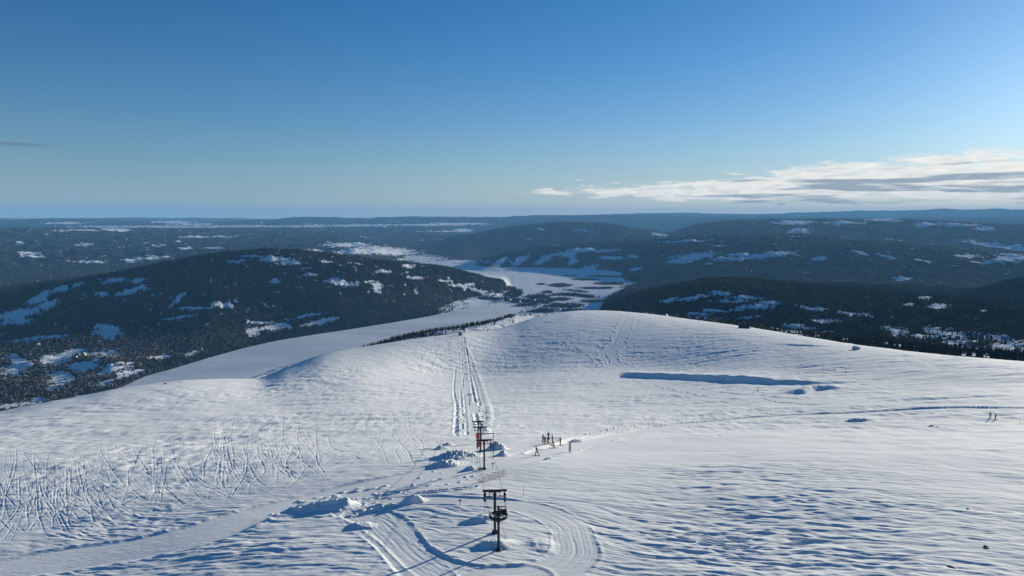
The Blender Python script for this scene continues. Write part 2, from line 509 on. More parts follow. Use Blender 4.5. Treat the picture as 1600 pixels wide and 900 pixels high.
def ridge(pts, h, wide, lump=.25):
    ij, d, t, L = line_field(pts, wide * 3)
    u = t / L
    a = sstep(0, .75, u) * (1 - sstep(.85, 1, u))
    n = 1 + lump * perlin(t / 1.6, d / 1.2, 95) + lump * .7 * perlin(t / .7, d / .6, 96)
    ZN[ij] += h * a * np.exp(-(np.abs(d) / wide) ** 1.6) * n


ridge([(372, 838), (410, 822), (450, 807), (490, 799), (530, 794), (568, 786)], 1.25, 1.5, .2)
ridge([(540, 800), (575, 796), (610, 790)], .6, .9, .25)
for k in range(16):
    t = k / 15
    pile(470 + 130 * t + random.uniform(-6, 6), 786 - 26 * t + random.uniform(-4, 4), 1.0, .6, random.uniform(.12, .3), 30, 20 + k, .25, 1, .5)
for k in range(14):
    t = k / 13
    pile(545 + 70 * t, 806 - 14 * t + random.uniform(-2, 2), .9, .6, random.uniform(.15, .35), 20, 40 + k, .25, 1, .5)
pile(644, 786, 2.6, 1.5, 1.25, 20, 60, .1, 1.1)
pile(566, 822, 2.8, 1.7, .4, -30, 61, .25, 1.0)
pile(750, 813, 3.2, 1.5, .7, 20, 63, .12, 1.1)
pile(775, 852, 3.2, 1.7, .6, 10, 64, .15, 1.1)
pile(848, 852, 2.0, 3.0, .22, 20, 65, .25, 1.0, .8)
pile(902, 689, 3.2, 1.2, .8, 20, 66, .15, 1.1)
pile(858, 717, 1.6, .6, .45, 30, 67, .4, 1.1, .5)
pile(1343, 656, 6, 2.2, .9, -10, 68, .4, 1, .6)

# banks where the hillside folds: steep face towards the camera, easy slope behind


def bank(pts, h, face, tail, w0=.03, w1=.3):
    xs, ys = near_pt([p[0] for p in pts], [p[1] for p in pts])
    th = np.arctan2(xs, ys); r = np.hypot(xs, ys)
    rc = pchip(th, r, TH)
    u = (TH - th[0]) / (th[-1] - th[0])
    a = sstep(0, w0, u) * (1 - sstep(1 - w1, 1, u)) * (1 + .3 * perlin(TH * 40, TH * 0 + 3, 91))
    w = face * (1 + .4 * perlin(TH * 55, TH * 0 + 8, 93))
    d = RN - rc[:, None] + (perlin(XN / 14, YN / 14, 92) * 2.6 + perlin(XN / 5, YN / 9, 94) * .8) * face / 9
    up = sstep(-.5, .5, d / w[:, None])
    ZN[:] += h * a[:, None] * up * np.exp(-np.clip(d, 0, None) ** 2 / (tail * .9) ** 2)
    ZN[:] -= h * .3 * a[:, None] * (1 - up) * np.exp(-(d / (face * 1.3)) ** 2)


bank([(966, 588), (1000, 589), (1060, 591), (1120, 594), (1180, 597), (1240, 599), (1300, 598), (1390, 592)], 3.0, 10, 36, .05, .55)
bank([(1215, 616), (1250, 614), (1280, 609), (1330, 603)], 2.3, 10, 24, .4, .5)
bank([(1190, 537), (1230, 539), (1280, 541), (1325, 542)], .9, 10, 26, .4, .5)


# ski and machine tracks cut into the snow
def stamp(xs, ys, width, depth, lip=.35, wi=3, wj=4, wt=None):
    wt = np.ones(len(xs)) if wt is None else wt
    ci, cj = near_ij(xs, ys)
    i0 = np.round(ci).astype(int); j0 = np.round(cj).astype(int)
    g = {}
    field = np.zeros_like(ZN); lipf = np.zeros_like(ZN)
    for di in range(-wi, wi + 1):
        for dj in range(-wj, wj + 1):
            i = np.clip(i0 + di, 0, len(TH) - 1); j = np.clip(j0 + dj, 0, NROW - 1)
            d2 = (XN[i, j] - xs) ** 2 + (YN[i, j] - ys) ** 2
            np.maximum.at(field, (i, j), wt * np.exp(-d2 / (2 * width ** 2)))
            if lip: np.maximum.at(lipf, (i, j), wt * np.exp(-(np.sqrt(d2) - 2.2 * width) ** 2 / (2 * (width * .8) ** 2)))
    return -depth * field + (lip * depth * lipf * (1 - field) if lip else 0)


tx = []; ty = []; tw = []


def ski_track(p0, p1, swing, turns):
    n = 14
    t = np.linspace(0, 1, n)
    ph = random.uniform(0, 6.28); bend = random.uniform(1.15, 2.5)
    px = p0[0] + (p1[0] - p0[0]) * t ** bend + swing * np.sin(t * turns * 2 * np.pi + ph) * np.sin(np.pi * np.clip(t * 1.2, 0, 1))
    py = p0[1] + (p1[1] - p0[1]) * (1 - (1 - t) ** (.55 + .5 * bend))
    ok = py < 895
    if ok.sum() < 4: return
    xs, ys = near_pt(px[ok], py[ok])
    xs, ys, _ = resample(xs, ys, .16)
    tx.append(xs); ty.append(ys)
    q = np.linspace(0, 1, len(xs)); pw = random.choice([.25, .35, .5, .6, .8, 1.1]) * (1.35 if px[0] > 330 else 1)
    tw.append(pw * sstep(0, .2, q) * (1 - .9 * sstep(.8, 1, q)) * np.clip(.75 + .6 * perlin(q * len(xs) * .16 / 4, q * 0 + px[0], 55), .1, 1.3))


def low_line(px): return np.interp(px, [-60, 0, 100, 200, 300, 400, 500, 600, 680], [880, 852, 838, 818, 795, 778, 762, 742, 722])


def top_line(px): return np.interp(px, [-60, 0, 100, 200, 320, 400, 520, 640, 700], [735, 728, 724, 716, 680, 664, 655, 650, 655])


for k in range(330):
    z_ = random.random()
    px = random.uniform(-55, 270) if z_ < .52 else (random.uniform(270, 480) if z_ < .82 else random.uniform(480, 690))
    a, b = top_line(px), low_line(px)
    f0 = random.random() ** 1.3 * .7 - .28; f1 = min(1.02, f0 + random.uniform(.5, 1.1))
    lenx = (random.uniform(25, 150) if random.random() < .7 else -random.uniform(15, 85)) * (f1 - f0)
    ski_track((px, a + (b - a) * f0), (px + lenx, low_line(px + lenx) * f1 + top_line(px + lenx) * (1 - f1)), random.uniform(2, 7) if random.random() < .6 else random.uniform(6, 14), random.uniform(.4, 1.5))
for (apx, apy), n, sp in [((112, 722), 15, 75), ((245, 712), 9, 70), ((128, 727), 10, 95), ((345, 662), 8, 40), ((430, 690), 8, 50), ((60, 745), 10, 60)]:
    for k in range(n):
        ex = apx + random.uniform(-.5, 1) * sp
        ski_track((apx + random.uniform(-9, 9), apy + random.uniform(-4, 8)), (ex, low_line(ex) * random.uniform(.97, 1.0)), random.uniform(0, 6), random.uniform(.3, 1))
ZN += stamp(np.concatenate(tx), np.concatenate(ty), .10, .07, .2, wt=np.concatenate(tw))


def cut(pts, width, depth, lip=.4, wob=.5, step=.5, wi=5, wj=5):
    xs, ys = near_pt([p[0] for p in pts], [p[1] for p in pts])
    xs, ys, t = resample(xs, ys, step)
    xs = xs + wob * np.array([mnoise.noise((v / 7, 0, pts[0][0])) for v in t]) + wob * .6 * np.array([mnoise.noise((v / 2.2, 5, pts[0][0])) for v in t])
    global ZN
    wt = np.clip(.55 + .95 * perlin(t / 9, t * 0 + pts[0][0], 56) + .35 * perlin(t / 3, t * 0 + pts[0][0], 57), .05, 1.25) * sstep(0, 6 * width + 1, t) * (1 - sstep(t[-1] - 6 * width - 1, t[-1], t))
    ZN = ZN + stamp(xs, ys, width, depth, lip, wi, wj, wt)


LT = [(712, 572), (710, 593), (709, 611), (713, 634), (713, 648), (712, 664), (712, 680)]
cut(LT, .5, .6, .3)
cut([(725, 580), (723, 598), (725, 620), (727, 648), (729, 680)], .4, .35, .3)
cut([(719, 606), (721, 630), (723, 655), (722, 672)], .4, .4, .4)
cut([(724, 526), (728, 543), (730.5, 557), (732, 567), (734, 580), (736, 598), (740, 620), (742.5, 630)], .6, .65, .35)
cut([(737, 581), (742.5, 601), (747.5, 626), (750, 636)], .5, .5, .3)
cut([(742.5, 645), (747, 664), (750, 672)], .6, .7, .4)
cut([(727, 540), (738, 560), (748, 590), (757, 618), (765, 642), (764, 660), (758, 680)], 1.0, -.38, 0, .8)
cut([(720, 525), (721, 545), (722, 580), (723, 600)], .5, .4, .3)
for a in [[(660, 668), (690, 663), (714, 660)], [(630, 615), (680, 600), (715, 596)], [(640, 570), (680, 562), (716, 557)], [(600, 585), (650, 577), (700, 572)], [(662, 692), (700, 686), (735, 683)], [(655, 700), (700, 697), (735, 695)]]:
    cut(a, .3, .22, .3, .3)
cut([(865, 531), (900, 548), (920, 560), (935, 574)], .5, .45, .4, .3)
cut([(862, 528), (900, 545), (924, 559)], .5, .4, .4, .3)
cut([(938, 552), (950, 560), (947, 569), (930, 567)], .6, .5, .4, .3)
cut([(979, 494), (969, 515), (958, 538), (944, 552), (950, 564), (966, 574)], .7, .3, .3, .3)
cut([(985, 594), (1050, 609), (1115, 621), (1150, 624)], .5, .5, .4, .3)
cut([(1185, 622), (1215, 629)], .5, .5, .3, .3)
for off_ in (0, 7):                                   # wheel ruts along the piste and round the loop
    cut([(p[0] + off_ * .6, p[1] + off_ * .5) for p in PISTE[2:12]], .16, .05, .4, .25, .3, 3, 4)
for q in (.90, 1.0, 1.10):
    cut([(765 + (p[0] - 765) * q, 845 + (p[1] - 845) * q) for p in LOOP[1:11]], .2, .03, .5, .15, .2, 3, 4)
    cut([(765 + (p[0] - 765) * q, 845 + (p[1] - 845) * q) for p in LOOP[10:]], .2, .035, .5, .15, .2, 3, 4)
# dotted ski-pole and boot marks beside the piste
fx = []; fy = []
for k in range(70):
    t = k / 69
    px = 655 + 90 * t; py = 772 - 12 * t
    x, y = pt(px + random.uniform(-1, 1), py + random.uniform(-.6, .6)); fx.append(x); fy.append(y)
for k in range(130):
    px = 880 + 330 * (k / 129); py = np.interp(px, [880, 980, 1080, 1210], [684, 667, 655, 645])
    x, y = pt(px, py + random.uniform(-.8, .8)); fx.append(x); fy.append(y)
ZN += stamp(np.array(fx), np.array(fy), .28, .28, .6)
for k in range(60):                                  # tumbled blocks of snow along the ploughed edges
    z_ = random.random()
    if z_ < .4: px, py = random.uniform(560, 760), 0; py = np.interp(px, [560, 650, 760], [788, 762, 742]) + random.gauss(0, 6)
    elif z_ < .75: px = random.uniform(420, 620); py = np.interp(px, [420, 500, 620], [812, 792, 770]) + random.gauss(0, 7)
    else: px = random.uniform(664, 745); py = random.uniform(690, 742)
    pile(px, py, random.uniform(.35, .6), .4, random.uniform(.08, .2), random.uniform(0, 180), k % 9, .3, .8, .4)

co = np.stack([XN, YN, ZN], -1).reshape(-1, 3)
me = np_mesh('snow_hillside', co, grid_quads(len(TH), NROW))
hill = link(bpy.data.objects.new('snow_hillside', me)); tag(hill, kind='structure')

m, t, b = new_mat('wind_packed_snow')
geo = t.n('ShaderNodeNewGeometry')
mp = t.n('ShaderNodeMapping', ins={'Vector': geo.outputs['Position'], 'Rotation': (0, 0, -WA)})
mp2 = t.n('ShaderNodeMapping', ins={'Vector': mp.outputs[0], 'Scale': (.28, 1, 1)})
crust = t.smooth(t.noise(mp2.outputs[0], .35, 6, .62), .42, .68)
t.put(b.inputs['Base Color'], t.mix(crust, (.79, .81, .82, 1), (.87, .875, .87, 1)))
t.put(b.inputs['Roughness'], t.smooth(t.noise(mp2.outputs[0], .5, 4, .6), .35, .7, .75, .95))
b.inputs['Specular IOR Level'].default_value = .015
h1 = t.noise(mp2.outputs[0], 1.6, 6, .65); h2 = t.noise(geo.outputs['Position'], 9., 5, .6)
bp = t.n('ShaderNodeBump', ins={'Height': h1, 'Distance': .12, 'Strength': .55})
bp2 = t.n('ShaderNodeBump', ins={'Height': h2, 'Distance': .03, 'Strength': .4, 'Normal': bp.outputs[0]})
t.put(b.inputs['Normal'], bp2.outputs[0])
MAT['snow'] = m
me.materials.append(m)

# ---------------------------------------------------------------- valley: terrain, lake, forest
THV, PXV = theta_cols(1.4, 7.0)
NV = 900
RV, ZV = build_grid(VALLEY, THV, NV, 4200, .5)
XV = RV * np.sin(THV)[:, None]; YV = RV * np.cos(THV)[:, None]
ZV = ZV + CAMZ
PXQ, PYQ = project(XV, YV, ZV)
SV, EV = at_theta(VALLEY, THV)
r_near_shore = 1 / SV[2]; r_far_shore = 1 / SV[3]
LR = np.log(RV)
lake = sstep(.96, 1.0, RV / r_near_shore[:, None]) * (1 - sstep(.992, 1.0, RV / r_far_shore[:, None])) * (1 - sstep(800, 850, PXV[:, None] + 60 * fbm(XV / 300, YV / 160, 3, 147))) * sstep(60, 150, PXV)[:, None]
hgt = np.clip(ZV, 0, None)
damp = sstep(8, 110, hgt)
rough = fbm(THV[:, None] * 42, LR * 26, 5, 101, .55)
ridgy = 1 - 2 * np.abs(fbm(THV[:, None] * 20 + 7, LR * 14, 4, 111))
ZV = ZV + RV * (.0036 * rough + .0016 * ridgy) * damp * (1 - .55 * sstep(9000, 20000, RV)) * (1 - .75 * (RV < r_near_shore[:, None]) * (PXQ < 900))
knoll = fbm(XV / 260, YV / 260, 3, 121)
ZV = ZV + np.clip(knoll, 0, 1) * 55 * sstep(420, 60, PXV)[:, None] * sstep(1.0, 1.06, RV / r_far_shore[:, None]) * sstep(2900, 2500, RV)
ZV = np.maximum(ZV, 1.2)
ZV = np.where(lake > .5, -2.5, ZV)
ZV[:, 0] -= 1.0
fine = fbm(XV / 55, YV / 55, 3, 131)
ZV = ZV + fine * 2.2 * damp


def ell(lst):
    out = np.zeros_like(PXQ)
    for c in lst:
        cx, cy, rx, ry = c[:4]; a = R(c[4]) if len(c) > 4 else 0
        sel = np.where((np.abs(PXQ - cx) < 1.6 * (rx + ry)) & (np.abs(PYQ - cy) < 1.6 * (rx * abs(math.sin(a)) + ry) + 2))
        dx = PXQ[sel] - cx; dy = PYQ[sel] - cy
        u = (dx * math.cos(a) + dy * math.sin(a)) / rx; v = (-dx * math.sin(a) + dy * math.cos(a)) / ry
        out[sel] = np.maximum(out[sel], 1.25 - np.sqrt(u * u + v * v))
    return out


OPEN = [(1085, 402, 42, 6, -6), (1150, 405, 36, 4, -2), (1215, 398, 34, 5, -4), (1180, 400, 60, 3), (1060, 411, 22, 3), (1345, 396, 16, 2, 14), (1385, 402, 18, 2, 14), (1440, 409, 14, 2, 14), (1280, 405, 12, 3), (1410, 436, 16, 3),
        (780, 411, 16, 5, -25), (812, 408, 18, 6, -25), (850, 406, 18, 5, -25), (890, 396, 24, 6, -12), (915, 392, 22, 4), (895, 408, 8, 7), (955, 404, 24, 3, 5), (988, 401, 10, 3), (920, 419, 16, 4, -10), (995, 420, 14, 3, -10), (1060, 408, 10, 3),
        (940, 393, 30, 3), (845, 360, 10, 2), (910, 360, 14, 2), (1030, 368, 16, 2.5), (1070, 378, 40, 1.6, -2), (1240, 349, 40, 3.5), (1320, 349, 35, 3), (1380, 345, 30, 2.5), (1250, 362, 20, 5), (1450, 352, 30, 3), (1540, 358, 20, 3), (1500, 352, 40, 2),
        (1560, 385, 70, 4, 7), (1590, 404, 40, 5, 5), (1570, 408, 30, 5), (1510, 402, 26, 3), (1540, 411, 30, 2),
        (60, 468, 34, 7, -30), (90, 455, 26, 5, -20), (30, 492, 50, 9, -12), (20, 505, 45, 6, -5), (75, 478, 26, 8, -20), (175, 440, 30, 5, -6), (215, 440, 14, 6), (205, 457, 36, 6, -14), (160, 462, 16, 5), (120, 446, 18, 3, -20), (275, 470, 24, 4, -40),
        (300, 483, 40, 2.5), (280, 497, 30, 3, -8), (350, 478, 26, 5), (430, 407, 34, 5, -3), (395, 402, 30, 3), (370, 410, 20, 3), (450, 412, 22, 4), (510, 411, 14, 2), (555, 413, 16, 2), (535, 445, 26, 7), (520, 440, 16, 6), (590, 450, 10, 10), (580, 441, 14, 3),
        (640, 417, 16, 3), (650, 436, 16, 3), (600, 425, 16, 3), (485, 430, 12, 3), (480, 420, 10, 3), (430, 440, 8, 5), (395, 520, 14, 10, -20), (430, 512, 30, 7, -8), (500, 503, 36, 5, -12), (480, 494, 30, 3, -10), (405, 505, 30, 3), (170, 520, 26, 12), (160, 515, 20, 8), (60, 530, 60, 4, -6),
        (720, 448, 24, 3, 12), (760, 458, 30, 4, 14), (700, 440, 16, 2), (735, 446, 10, 3),
        (165, 556, 30, 12), (110, 553, 30, 8, -10), (30, 568, 30, 9, 20), (85, 562, 30, 10), (20, 580, 26, 10), (80, 565, 18, 9), (130, 574, 34, 9), (95, 592, 26, 14), (180, 580, 36, 7, -10), (205, 585, 30, 6, -15), (80, 608, 14, 6), (250, 560, 26, 4, -14), (300, 553, 22, 4, -16),
        (60, 625, 14, 5), (20, 634, 60, 5, -6), (165, 598, 22, 6, -14),
        (600, 392, 60, 7, 3), (560, 395, 40, 5), (660, 405, 40, 8), (680, 412, 40, 5), (540, 384, 40, 4), (490, 392, 20, 2), (720, 409, 50, 3), (230, 405, 50, 2.5, -4), (140, 410, 30, 2),
        (290, 389, 16, 2), (335, 389, 20, 2), (350, 371, 20, 1.6), (45, 397, 20, 3), (50, 402, 24, 2), (30, 382, 10, 2), (245, 385, 14, 2), (130, 384, 14, 2), (300, 372, 30, 1.5),
        (120, 361, 40, 1.5), (180, 360, 30, 2), (270, 348, 40, 2), (100, 349, 40, 2), (300, 351, 40, 2), (250, 355, 150, 2), (430, 354, 200, 1.8), (620, 352, 140, 1.6), (720, 350, 60, 1.6), (725, 360, 16, 3), (690, 362, 40, 1.4),
        (1125, 460, 26, 4, 8), (1165, 466, 30, 4), (1200, 475, 26, 6), (1180, 481, 36, 5), (1140, 472, 30, 3), (1085, 467, 28, 5, -10), (1115, 487, 26, 4), (1050, 470, 20, 4, -10), (1150, 485, 20, 3), (1270, 483, 28, 4, 6), (1335, 492, 30, 4, 5),
        (1290, 503, 26, 5), (1250, 513, 30, 5, 5), (1400, 519, 24, 7, 14), (1480, 522, 36, 8, 10), (1560, 530, 44, 5, 8), (1500, 535, 28, 5), (1575, 545, 30, 8), (1440, 527, 24, 4), (1560, 552, 30, 6), (1393, 497, 6, 3), (1445, 468, 16, 3), (1465, 480, 24, 4), (1420, 477, 10, 2), (1540, 486, 20, 2),
        (1340, 545, 14, 3), (1250, 520, 60, 2), (1170, 497, 20, 3), (1090, 493, 20, 4), (1120, 500, 20, 3)]
WOODS = [(792, 451, 16, 4), (806, 456, 12, 4), (875, 445.5, 26, 4), (845, 444, 10, 2), (855, 457, 9, 2), (905, 462, 36, 2.5, 5), (880, 461, 30, 1.5), (840, 464, 22, 4), (870, 468, 30, 2.5), (830, 472, 40, 4), (880, 478, 40, 4), (845, 487, 30, 5), (810, 486, 14, 4), (770, 455, 26, 4), (800, 460, 18, 6), (790, 468, 30, 3),
         (930, 450, 30, 2), (915, 437, 30, 2), (925, 471, 24, 2), (950, 443, 30, 3), (760, 466, 20, 3), (895, 486, 20, 3), (945, 432, 40, 2), (890, 431, 20, 1), (900, 455, 30, .8, 6), (815, 477, 30, 2)]
warpn = fbm(THV[:, None] * 90, LR * 55, 4, 141) * .75
eo = ell(OPEN)
rag = fbm(THV[:, None] * 150, LR * 120, 4, 143, .62) * 1.0 + warpn * .5
open_f = sstep(.30, .50, eo + rag * (1 + .2 * (RV > 4600)) - .06) * sstep(-.15, .1, eo)
pn = fbm(THV[:, None] * 60 + 3, LR * 34, 5, 151, .6)
pn2 = fbm(THV[:, None] * 150, LR * 90, 4, 161, .6)
pn3 = fbm(THV[:, None] * 26 + 9, LR * 60, 4, 155, .55)
clus = sstep(-.1, .45, fbm(THV[:, None] * 7, LR * 9, 3, 157))
far_open = sstep(.34, .47, pn3 * (.55 + .6 * clus) + .3 * pn) * sstep(1, 2, damp + 1.2) * (RV > 4600)
h1zone = (1 - sstep(760, 800, PXQ)) * sstep(1.0, 1.1, RV / r_far_shore[:, None]) * (1 - sstep(4200, 4700, RV))
glades = sstep(.23, .46, fbm(THV[:, None] * 95, LR * 70, 4, 163, .55) + .3 * pn) * h1zone * .9
flatland = (1 - sstep(14, 34, ZV)) * (1 - sstep(6700, 7400, RV)) * sstep(640, 740, PXQ) * (1 - sstep(960, 990, PXQ + 45 * fbm(XV / 400, YV / 400, 3, 145)))
woods = sstep(.3, .5, ell(WOODS) + rag * .6 - .05)
snow = np.maximum(np.maximum(open_f, far_open * .9), glades)
snow = np.maximum(snow, flatland * (1 - woods))
snow = np.where(lake > .5, 1, snow)
# treeless snow on the back of the near hill; stand of young spruce on the shoulder above the lake
shoulder = (RV < r_near_shore[:, None] * .97) * (PXQ < 985)
strip = ell([(600, 536, 40, 9, -17), (660, 519, 50, 10, -16), (700, 510, 40, 8, -14), (760, 503, 50, 4, -14), (730, 507, 30, 6, -14)])
strip_d = np.clip(sstep(.0, .5, strip + warpn * .5), 0, 1)
snow = np.where(shoulder > 0, 1.0, snow)
near_flank = np.clip((1.20 - RV * SV[0][:, None] / 1.0) / .2, 0, 1) * (PXQ > 985)
snow = np.maximum(snow, sstep(-.08, .22, fbm(XV / 110, YV / 110, 3, 177)) * sstep(1750, 1050, RV) * (PXQ > 985))
brown = np.clip(sstep(2700, 2100, RV) * (1 - sstep(430, 520, PXQ)) + sstep(70, 30, ZV) * h1zone * .9, 0, 1)
brown = np.clip(brown + .35 * fbm(XV / 300, YV / 300, 3, 171), 0, 1)
brown = np.where(RV > 4800, .15, brown) * (1 - sstep(985, 1030, PXQ) * (RV < 3000))

co = np.stack([XV, YV, ZV], -1).reshape(-1, 3)
mv = np_mesh('valley_terrain', co, grid_quads(len(THV), NV))
fattr(mv, 'snow', snow); fattr(mv, 'brown', brown)
valley = link(bpy.data.objects.new('valley_terrain', mv)); tag(valley, kind='structure')
m, t, b = new_mat('forest_and_fields')
geo = t.n('ShaderNodeNewGeometry')
at1 = t.n('ShaderNodeAttribute', attribute_name='snow'); at2 = t.n('ShaderNodeAttribute', attribute_name='brown')
nz = t.noise(geo.outputs['Position'], .012, 6, .7)
nzf = t.noise(geo.outputs['Position'], .045, 4, .7)
fc = t.mix(nz, (.011, .015, .014, 1), (.034, .038, .034, 1))
st_n = t.noise(geo.outputs['Position'], .0028, 5, .65)
fc = t.mix(t.smooth(st_n, .42, .62), fc, t.mix(nz, (.024, .021, .017, 1), (.058, .048, .038, 1)))
fc = t.mix(at2.outputs['Fac'], fc, t.mix(nz, (.05, .045, .04, 1), (.11, .10, .09, 1)))
sn = t.smooth(t.m('ADD', at1.outputs['Fac'], t.m('MULTIPLY', t.m('SUBTRACT', nzf, .5), .5)), .35, .62)
speck = t.smooth(nzf, .56, .74, 0, .10)
sn = t.m('MAXIMUM', sn, speck)
t.put(b.inputs['Base Color'], t.mix(sn, fc, (.78, .80, .82, 1)))
b.inputs['Roughness'].default_value = 1.; b.inputs['Specular IOR Level'].default_value = .0
bp = t.n('ShaderNodeBump', ins={'Height': nz, 'Distance': 18., 'Strength': .6})
t.put(b.inputs['Normal'], bp.outputs[0])
mv.materials.append(m)

# frozen lake
lp = []
cols = np.arange(0, len(THV), 6)
cols = cols[(PXV[cols] > -300) & (PXV[cols] < 900)]
for c in cols: lp.append((r_near_shore[c] * .9 * math.sin(THV[c]), r_near_shore[c] * .9 * math.cos(THV[c]), 0.))
for c in cols[::-1]: lp.append((r_far_shore[c] * 1.05 * math.sin(THV[c]), r_far_shore[c] * 1.05 * math.cos(THV[c]), 0.))
ml = bpy.data.meshes.new('frozen_lake'); ml.from_pydata(lp, [], [list(range(len(lp)))][:1]); ml.update()
if ml.polygons[0].normal.z < 0: ml.flip_normals()
lk = link(bpy.data.objects.new('frozen_lake', ml)); tag(lk, kind='structure')
m, t, b = new_mat('lake_snow')
geo = t.n('ShaderNodeNewGeometry')
mp = t.n('ShaderNodeMapping', ins={'Vector': geo.outputs['Position'], 'Rotation': (0, 0, R(-20)), 'Scale': (.35, 1, 1)})
nz = t.noise(mp.outputs[0], .006, 5, .6)
t.put(b.inputs['Base Color'], t.mix(t.smooth(nz, .35, .65), (.56, .60, .66, 1), (.74, .755, .77, 1)))
b.inputs['Roughness'].default_value = .75
bp = t.n('ShaderNodeBump', ins={'Height': t.noise(mp.outputs[0], .05, 5, .6), 'Distance': .6, 'Strength': .5})
t.put(b.inputs['Normal'], bp.outputs[0])
ml.materials.append(m)

# ---------------------------------------------------------------- trees
m, t, b = new_mat('spruce_needles')
at = t.n('ShaderNodeAttribute', attribute_name='tint')
t.put(b.inputs['Base Color'], at.outputs['Color']); b.inputs['Roughness'].default_value = .9; b.inputs['Specular IOR Level'].default_value = .1
MAT['foliage'] = m

tree_density = (1 - snow) * (RV < 4700) * (RV > 300) * (lake < .5)
tree_density = np.maximum(tree_density, strip_d * 1.6 * (shoulder > 0) * sstep(550, 590, PXQ))
lownoise = fbm(XV / 70, YV / 70, 3, 181)
tree_density = tree_density * np.clip(.8 + .9 * lownoise, .05, 1.6)
shelf = (PXQ > 975) & (RV < 2600)
tree_density = np.where(shelf, np.maximum(tree_density, np.where(RV < 1700, .22, .05)) * np.clip(1.0 + 1.5 * lownoise, .1, 2), tree_density)
tree_density = tree_density * np.where((PXQ > -80) & (PXQ < 1680), 1, .25)
dA = np.abs(np.gradient(RV, axis=1)) * RV * np.abs(np.gradient(THV))[:, None]
edge_e = EV[0] - np.interp(THV, _eth, _drop)              # sight line over the near hill
vis = ((ZV - CAMZ + 14) / RV) > edge_e[:, None]
prob = (tree_density * dA * vis * np.where(shelf, .9, 1.0)).ravel()
NTREE = 190000
cum = np.cumsum(prob); tot = cum[-1]
pick = np.searchsorted(cum, rng.uniform(0, tot, NTREE))
ti, tj = np.unravel_index(pick, RV.shape)
ti = np.clip(ti, 0, len(THV) - 2); tj = np.clip(tj, 0, NV - 2)
fa = rng.uniform(0, 1, NTREE); fb = rng.uniform(0, 1, NTREE)


def bil(A): return A[ti, tj] * (1 - fa) * (1 - fb) + A[ti + 1, tj] * fa * (1 - fb) + A[ti, tj + 1] * (1 - fa) * fb + A[ti + 1, tj + 1] * fa * fb


TX, TY, TZ, TB = bil(XV), bil(YV), bil(ZV), bil(brown)
TRr = np.hypot(TX, TY)
tshelf = shelf[ti, tj]; tstrip = strip_d[ti, tj] * (shoulder[ti, tj] > 0)
TH_ = rng.uniform(.55, 1.15, NTREE) * np.where(tshelf, 8.5, np.where(tstrip > .1, 8.0, 13.0)) * np.where(rng.random(NTREE) < .12, .55, 1)
is_b = rng.random(NTREE) < TB
TH_ = np.where(is_b, TH_ * .8, TH_)
# the nearest and largest that clear the hill's edge become single trees
ee = np.interp(np.arctan2(TX, TY), THV, edge_e)
clear = ((TZ + TH_ * .6 - CAMZ) / TRr) > ee
tpx, tpy = project(TX, TY, TZ)
score = TH_ / TRr * clear * (~is_b) * (tpx > 20) * (tpx < 1585) * (tshelf | (tstrip > .1))
order = np.argsort(-score)[:298]
single = np.zeros(NTREE, bool); single[order] = True

SEG = 6


def tree_proto(kind, seed):
    g = np.random.default_rng(seed); v = []; f = []
    if kind == 'spruce':
        for k, (z0, z1, rad) in enumerate([(.10, .55, .20), (.34, .80, .145), (.60, 1.0, .085)]):
            b0 = len(v); a0 = g.uniform(0, 6)
            for q in range(SEG):
                a = a0 + q * 2 * math.pi / SEG; rr = rad * g.uniform(.7, 1.25)
                v.append((rr * math.cos(a), rr * math.sin(a), z0 + g.uniform(-.05, .05)))
            v.append((g.uniform(-.01, .01), g.uniform(-.01, .01), z1))
            for q in range(SEG): f.append((b0 + q, b0 + (q + 1) % SEG, b0 + SEG))
    else:
        for k in range(3):
            b0 = len(v); cx, cy, cz = g.uniform(-.13, .13), g.uniform(-.13, .13), g.uniform(.45, .7); rad = g.uniform(.18, .26)
            for q in range(5):
                a = q * 2 * math.pi / 5 + k; rr = rad * g.uniform(.75, 1.2)
                v.append((cx + rr * math.cos(a), cy + rr * math.sin(a), cz + g.uniform(-.08, .08)))
            v.append((cx, cy, cz + rad * 1.2)); v.append((cx, cy, max(.02, cz - rad * 1.7)))
            for q in range(5): f.append((b0 + q, b0 + (q + 1) % 5, b0 + 5)); f.append((b0 + (q + 1) % 5, b0 + q, b0 + 6))
    return np.array(v), np.array(f)


allv = []; allf = []; allc = []; base = 0
for kind, mask in (('spruce', ~is_b & ~single), ('birch', is_b & ~single)):
    for var in range(4):
        idx = np.where(mask)[0]; idx = idx[idx % 4 == var]
        if not len(idx): continue
        v, f = tree_proto(kind, var + 3)
        n = len(idx); a = rng.uniform(0, 6.28, n); c, s = np.cos(a)[:, None], np.sin(a)[:, None]
        h = TH_[idx][:, None]; wd = h * rng.uniform(.85, 1.25, (n, 1)) * (1.15 if kind == 'birch' else 1)
        px = TX[idx][:, None] + wd * (v[:, 0] * c - v[:, 1] * s); py = TY[idx][:, None] + wd * (v[:, 0] * s + v[:, 1] * c)
        pz = TZ[idx][:, None] - .3 + h * v[:, 2]
        allv.append(np.stack([px, py, pz], -1).reshape(-1, 3))
        allf.append((f[None] + base + np.arange(n)[:, None, None] * len(v)).reshape(-1, 3)); base += n * len(v)
        tn = rng.uniform(.4, 1.9, (n, 1, 1)); mixb = np.clip(.3 + .9 * perlin(TX[idx] / 180, TY[idx] / 180, 191), 0, 1)[:, None, None]
        colr = (np.array([.014, .021, .016]) * (1 - mixb) + np.array([.055, .050, .026]) * mixb) if kind == 'spruce' else np.array([.115, .10, .085])
        allc.append(np.broadcast_to(tn * colr, (n, len(v), 3)).reshape(-1, 3))
mf = np_mesh('distant_forest', np.concatenate(allv), np.concatenate(allf), smooth=False, tris=True)
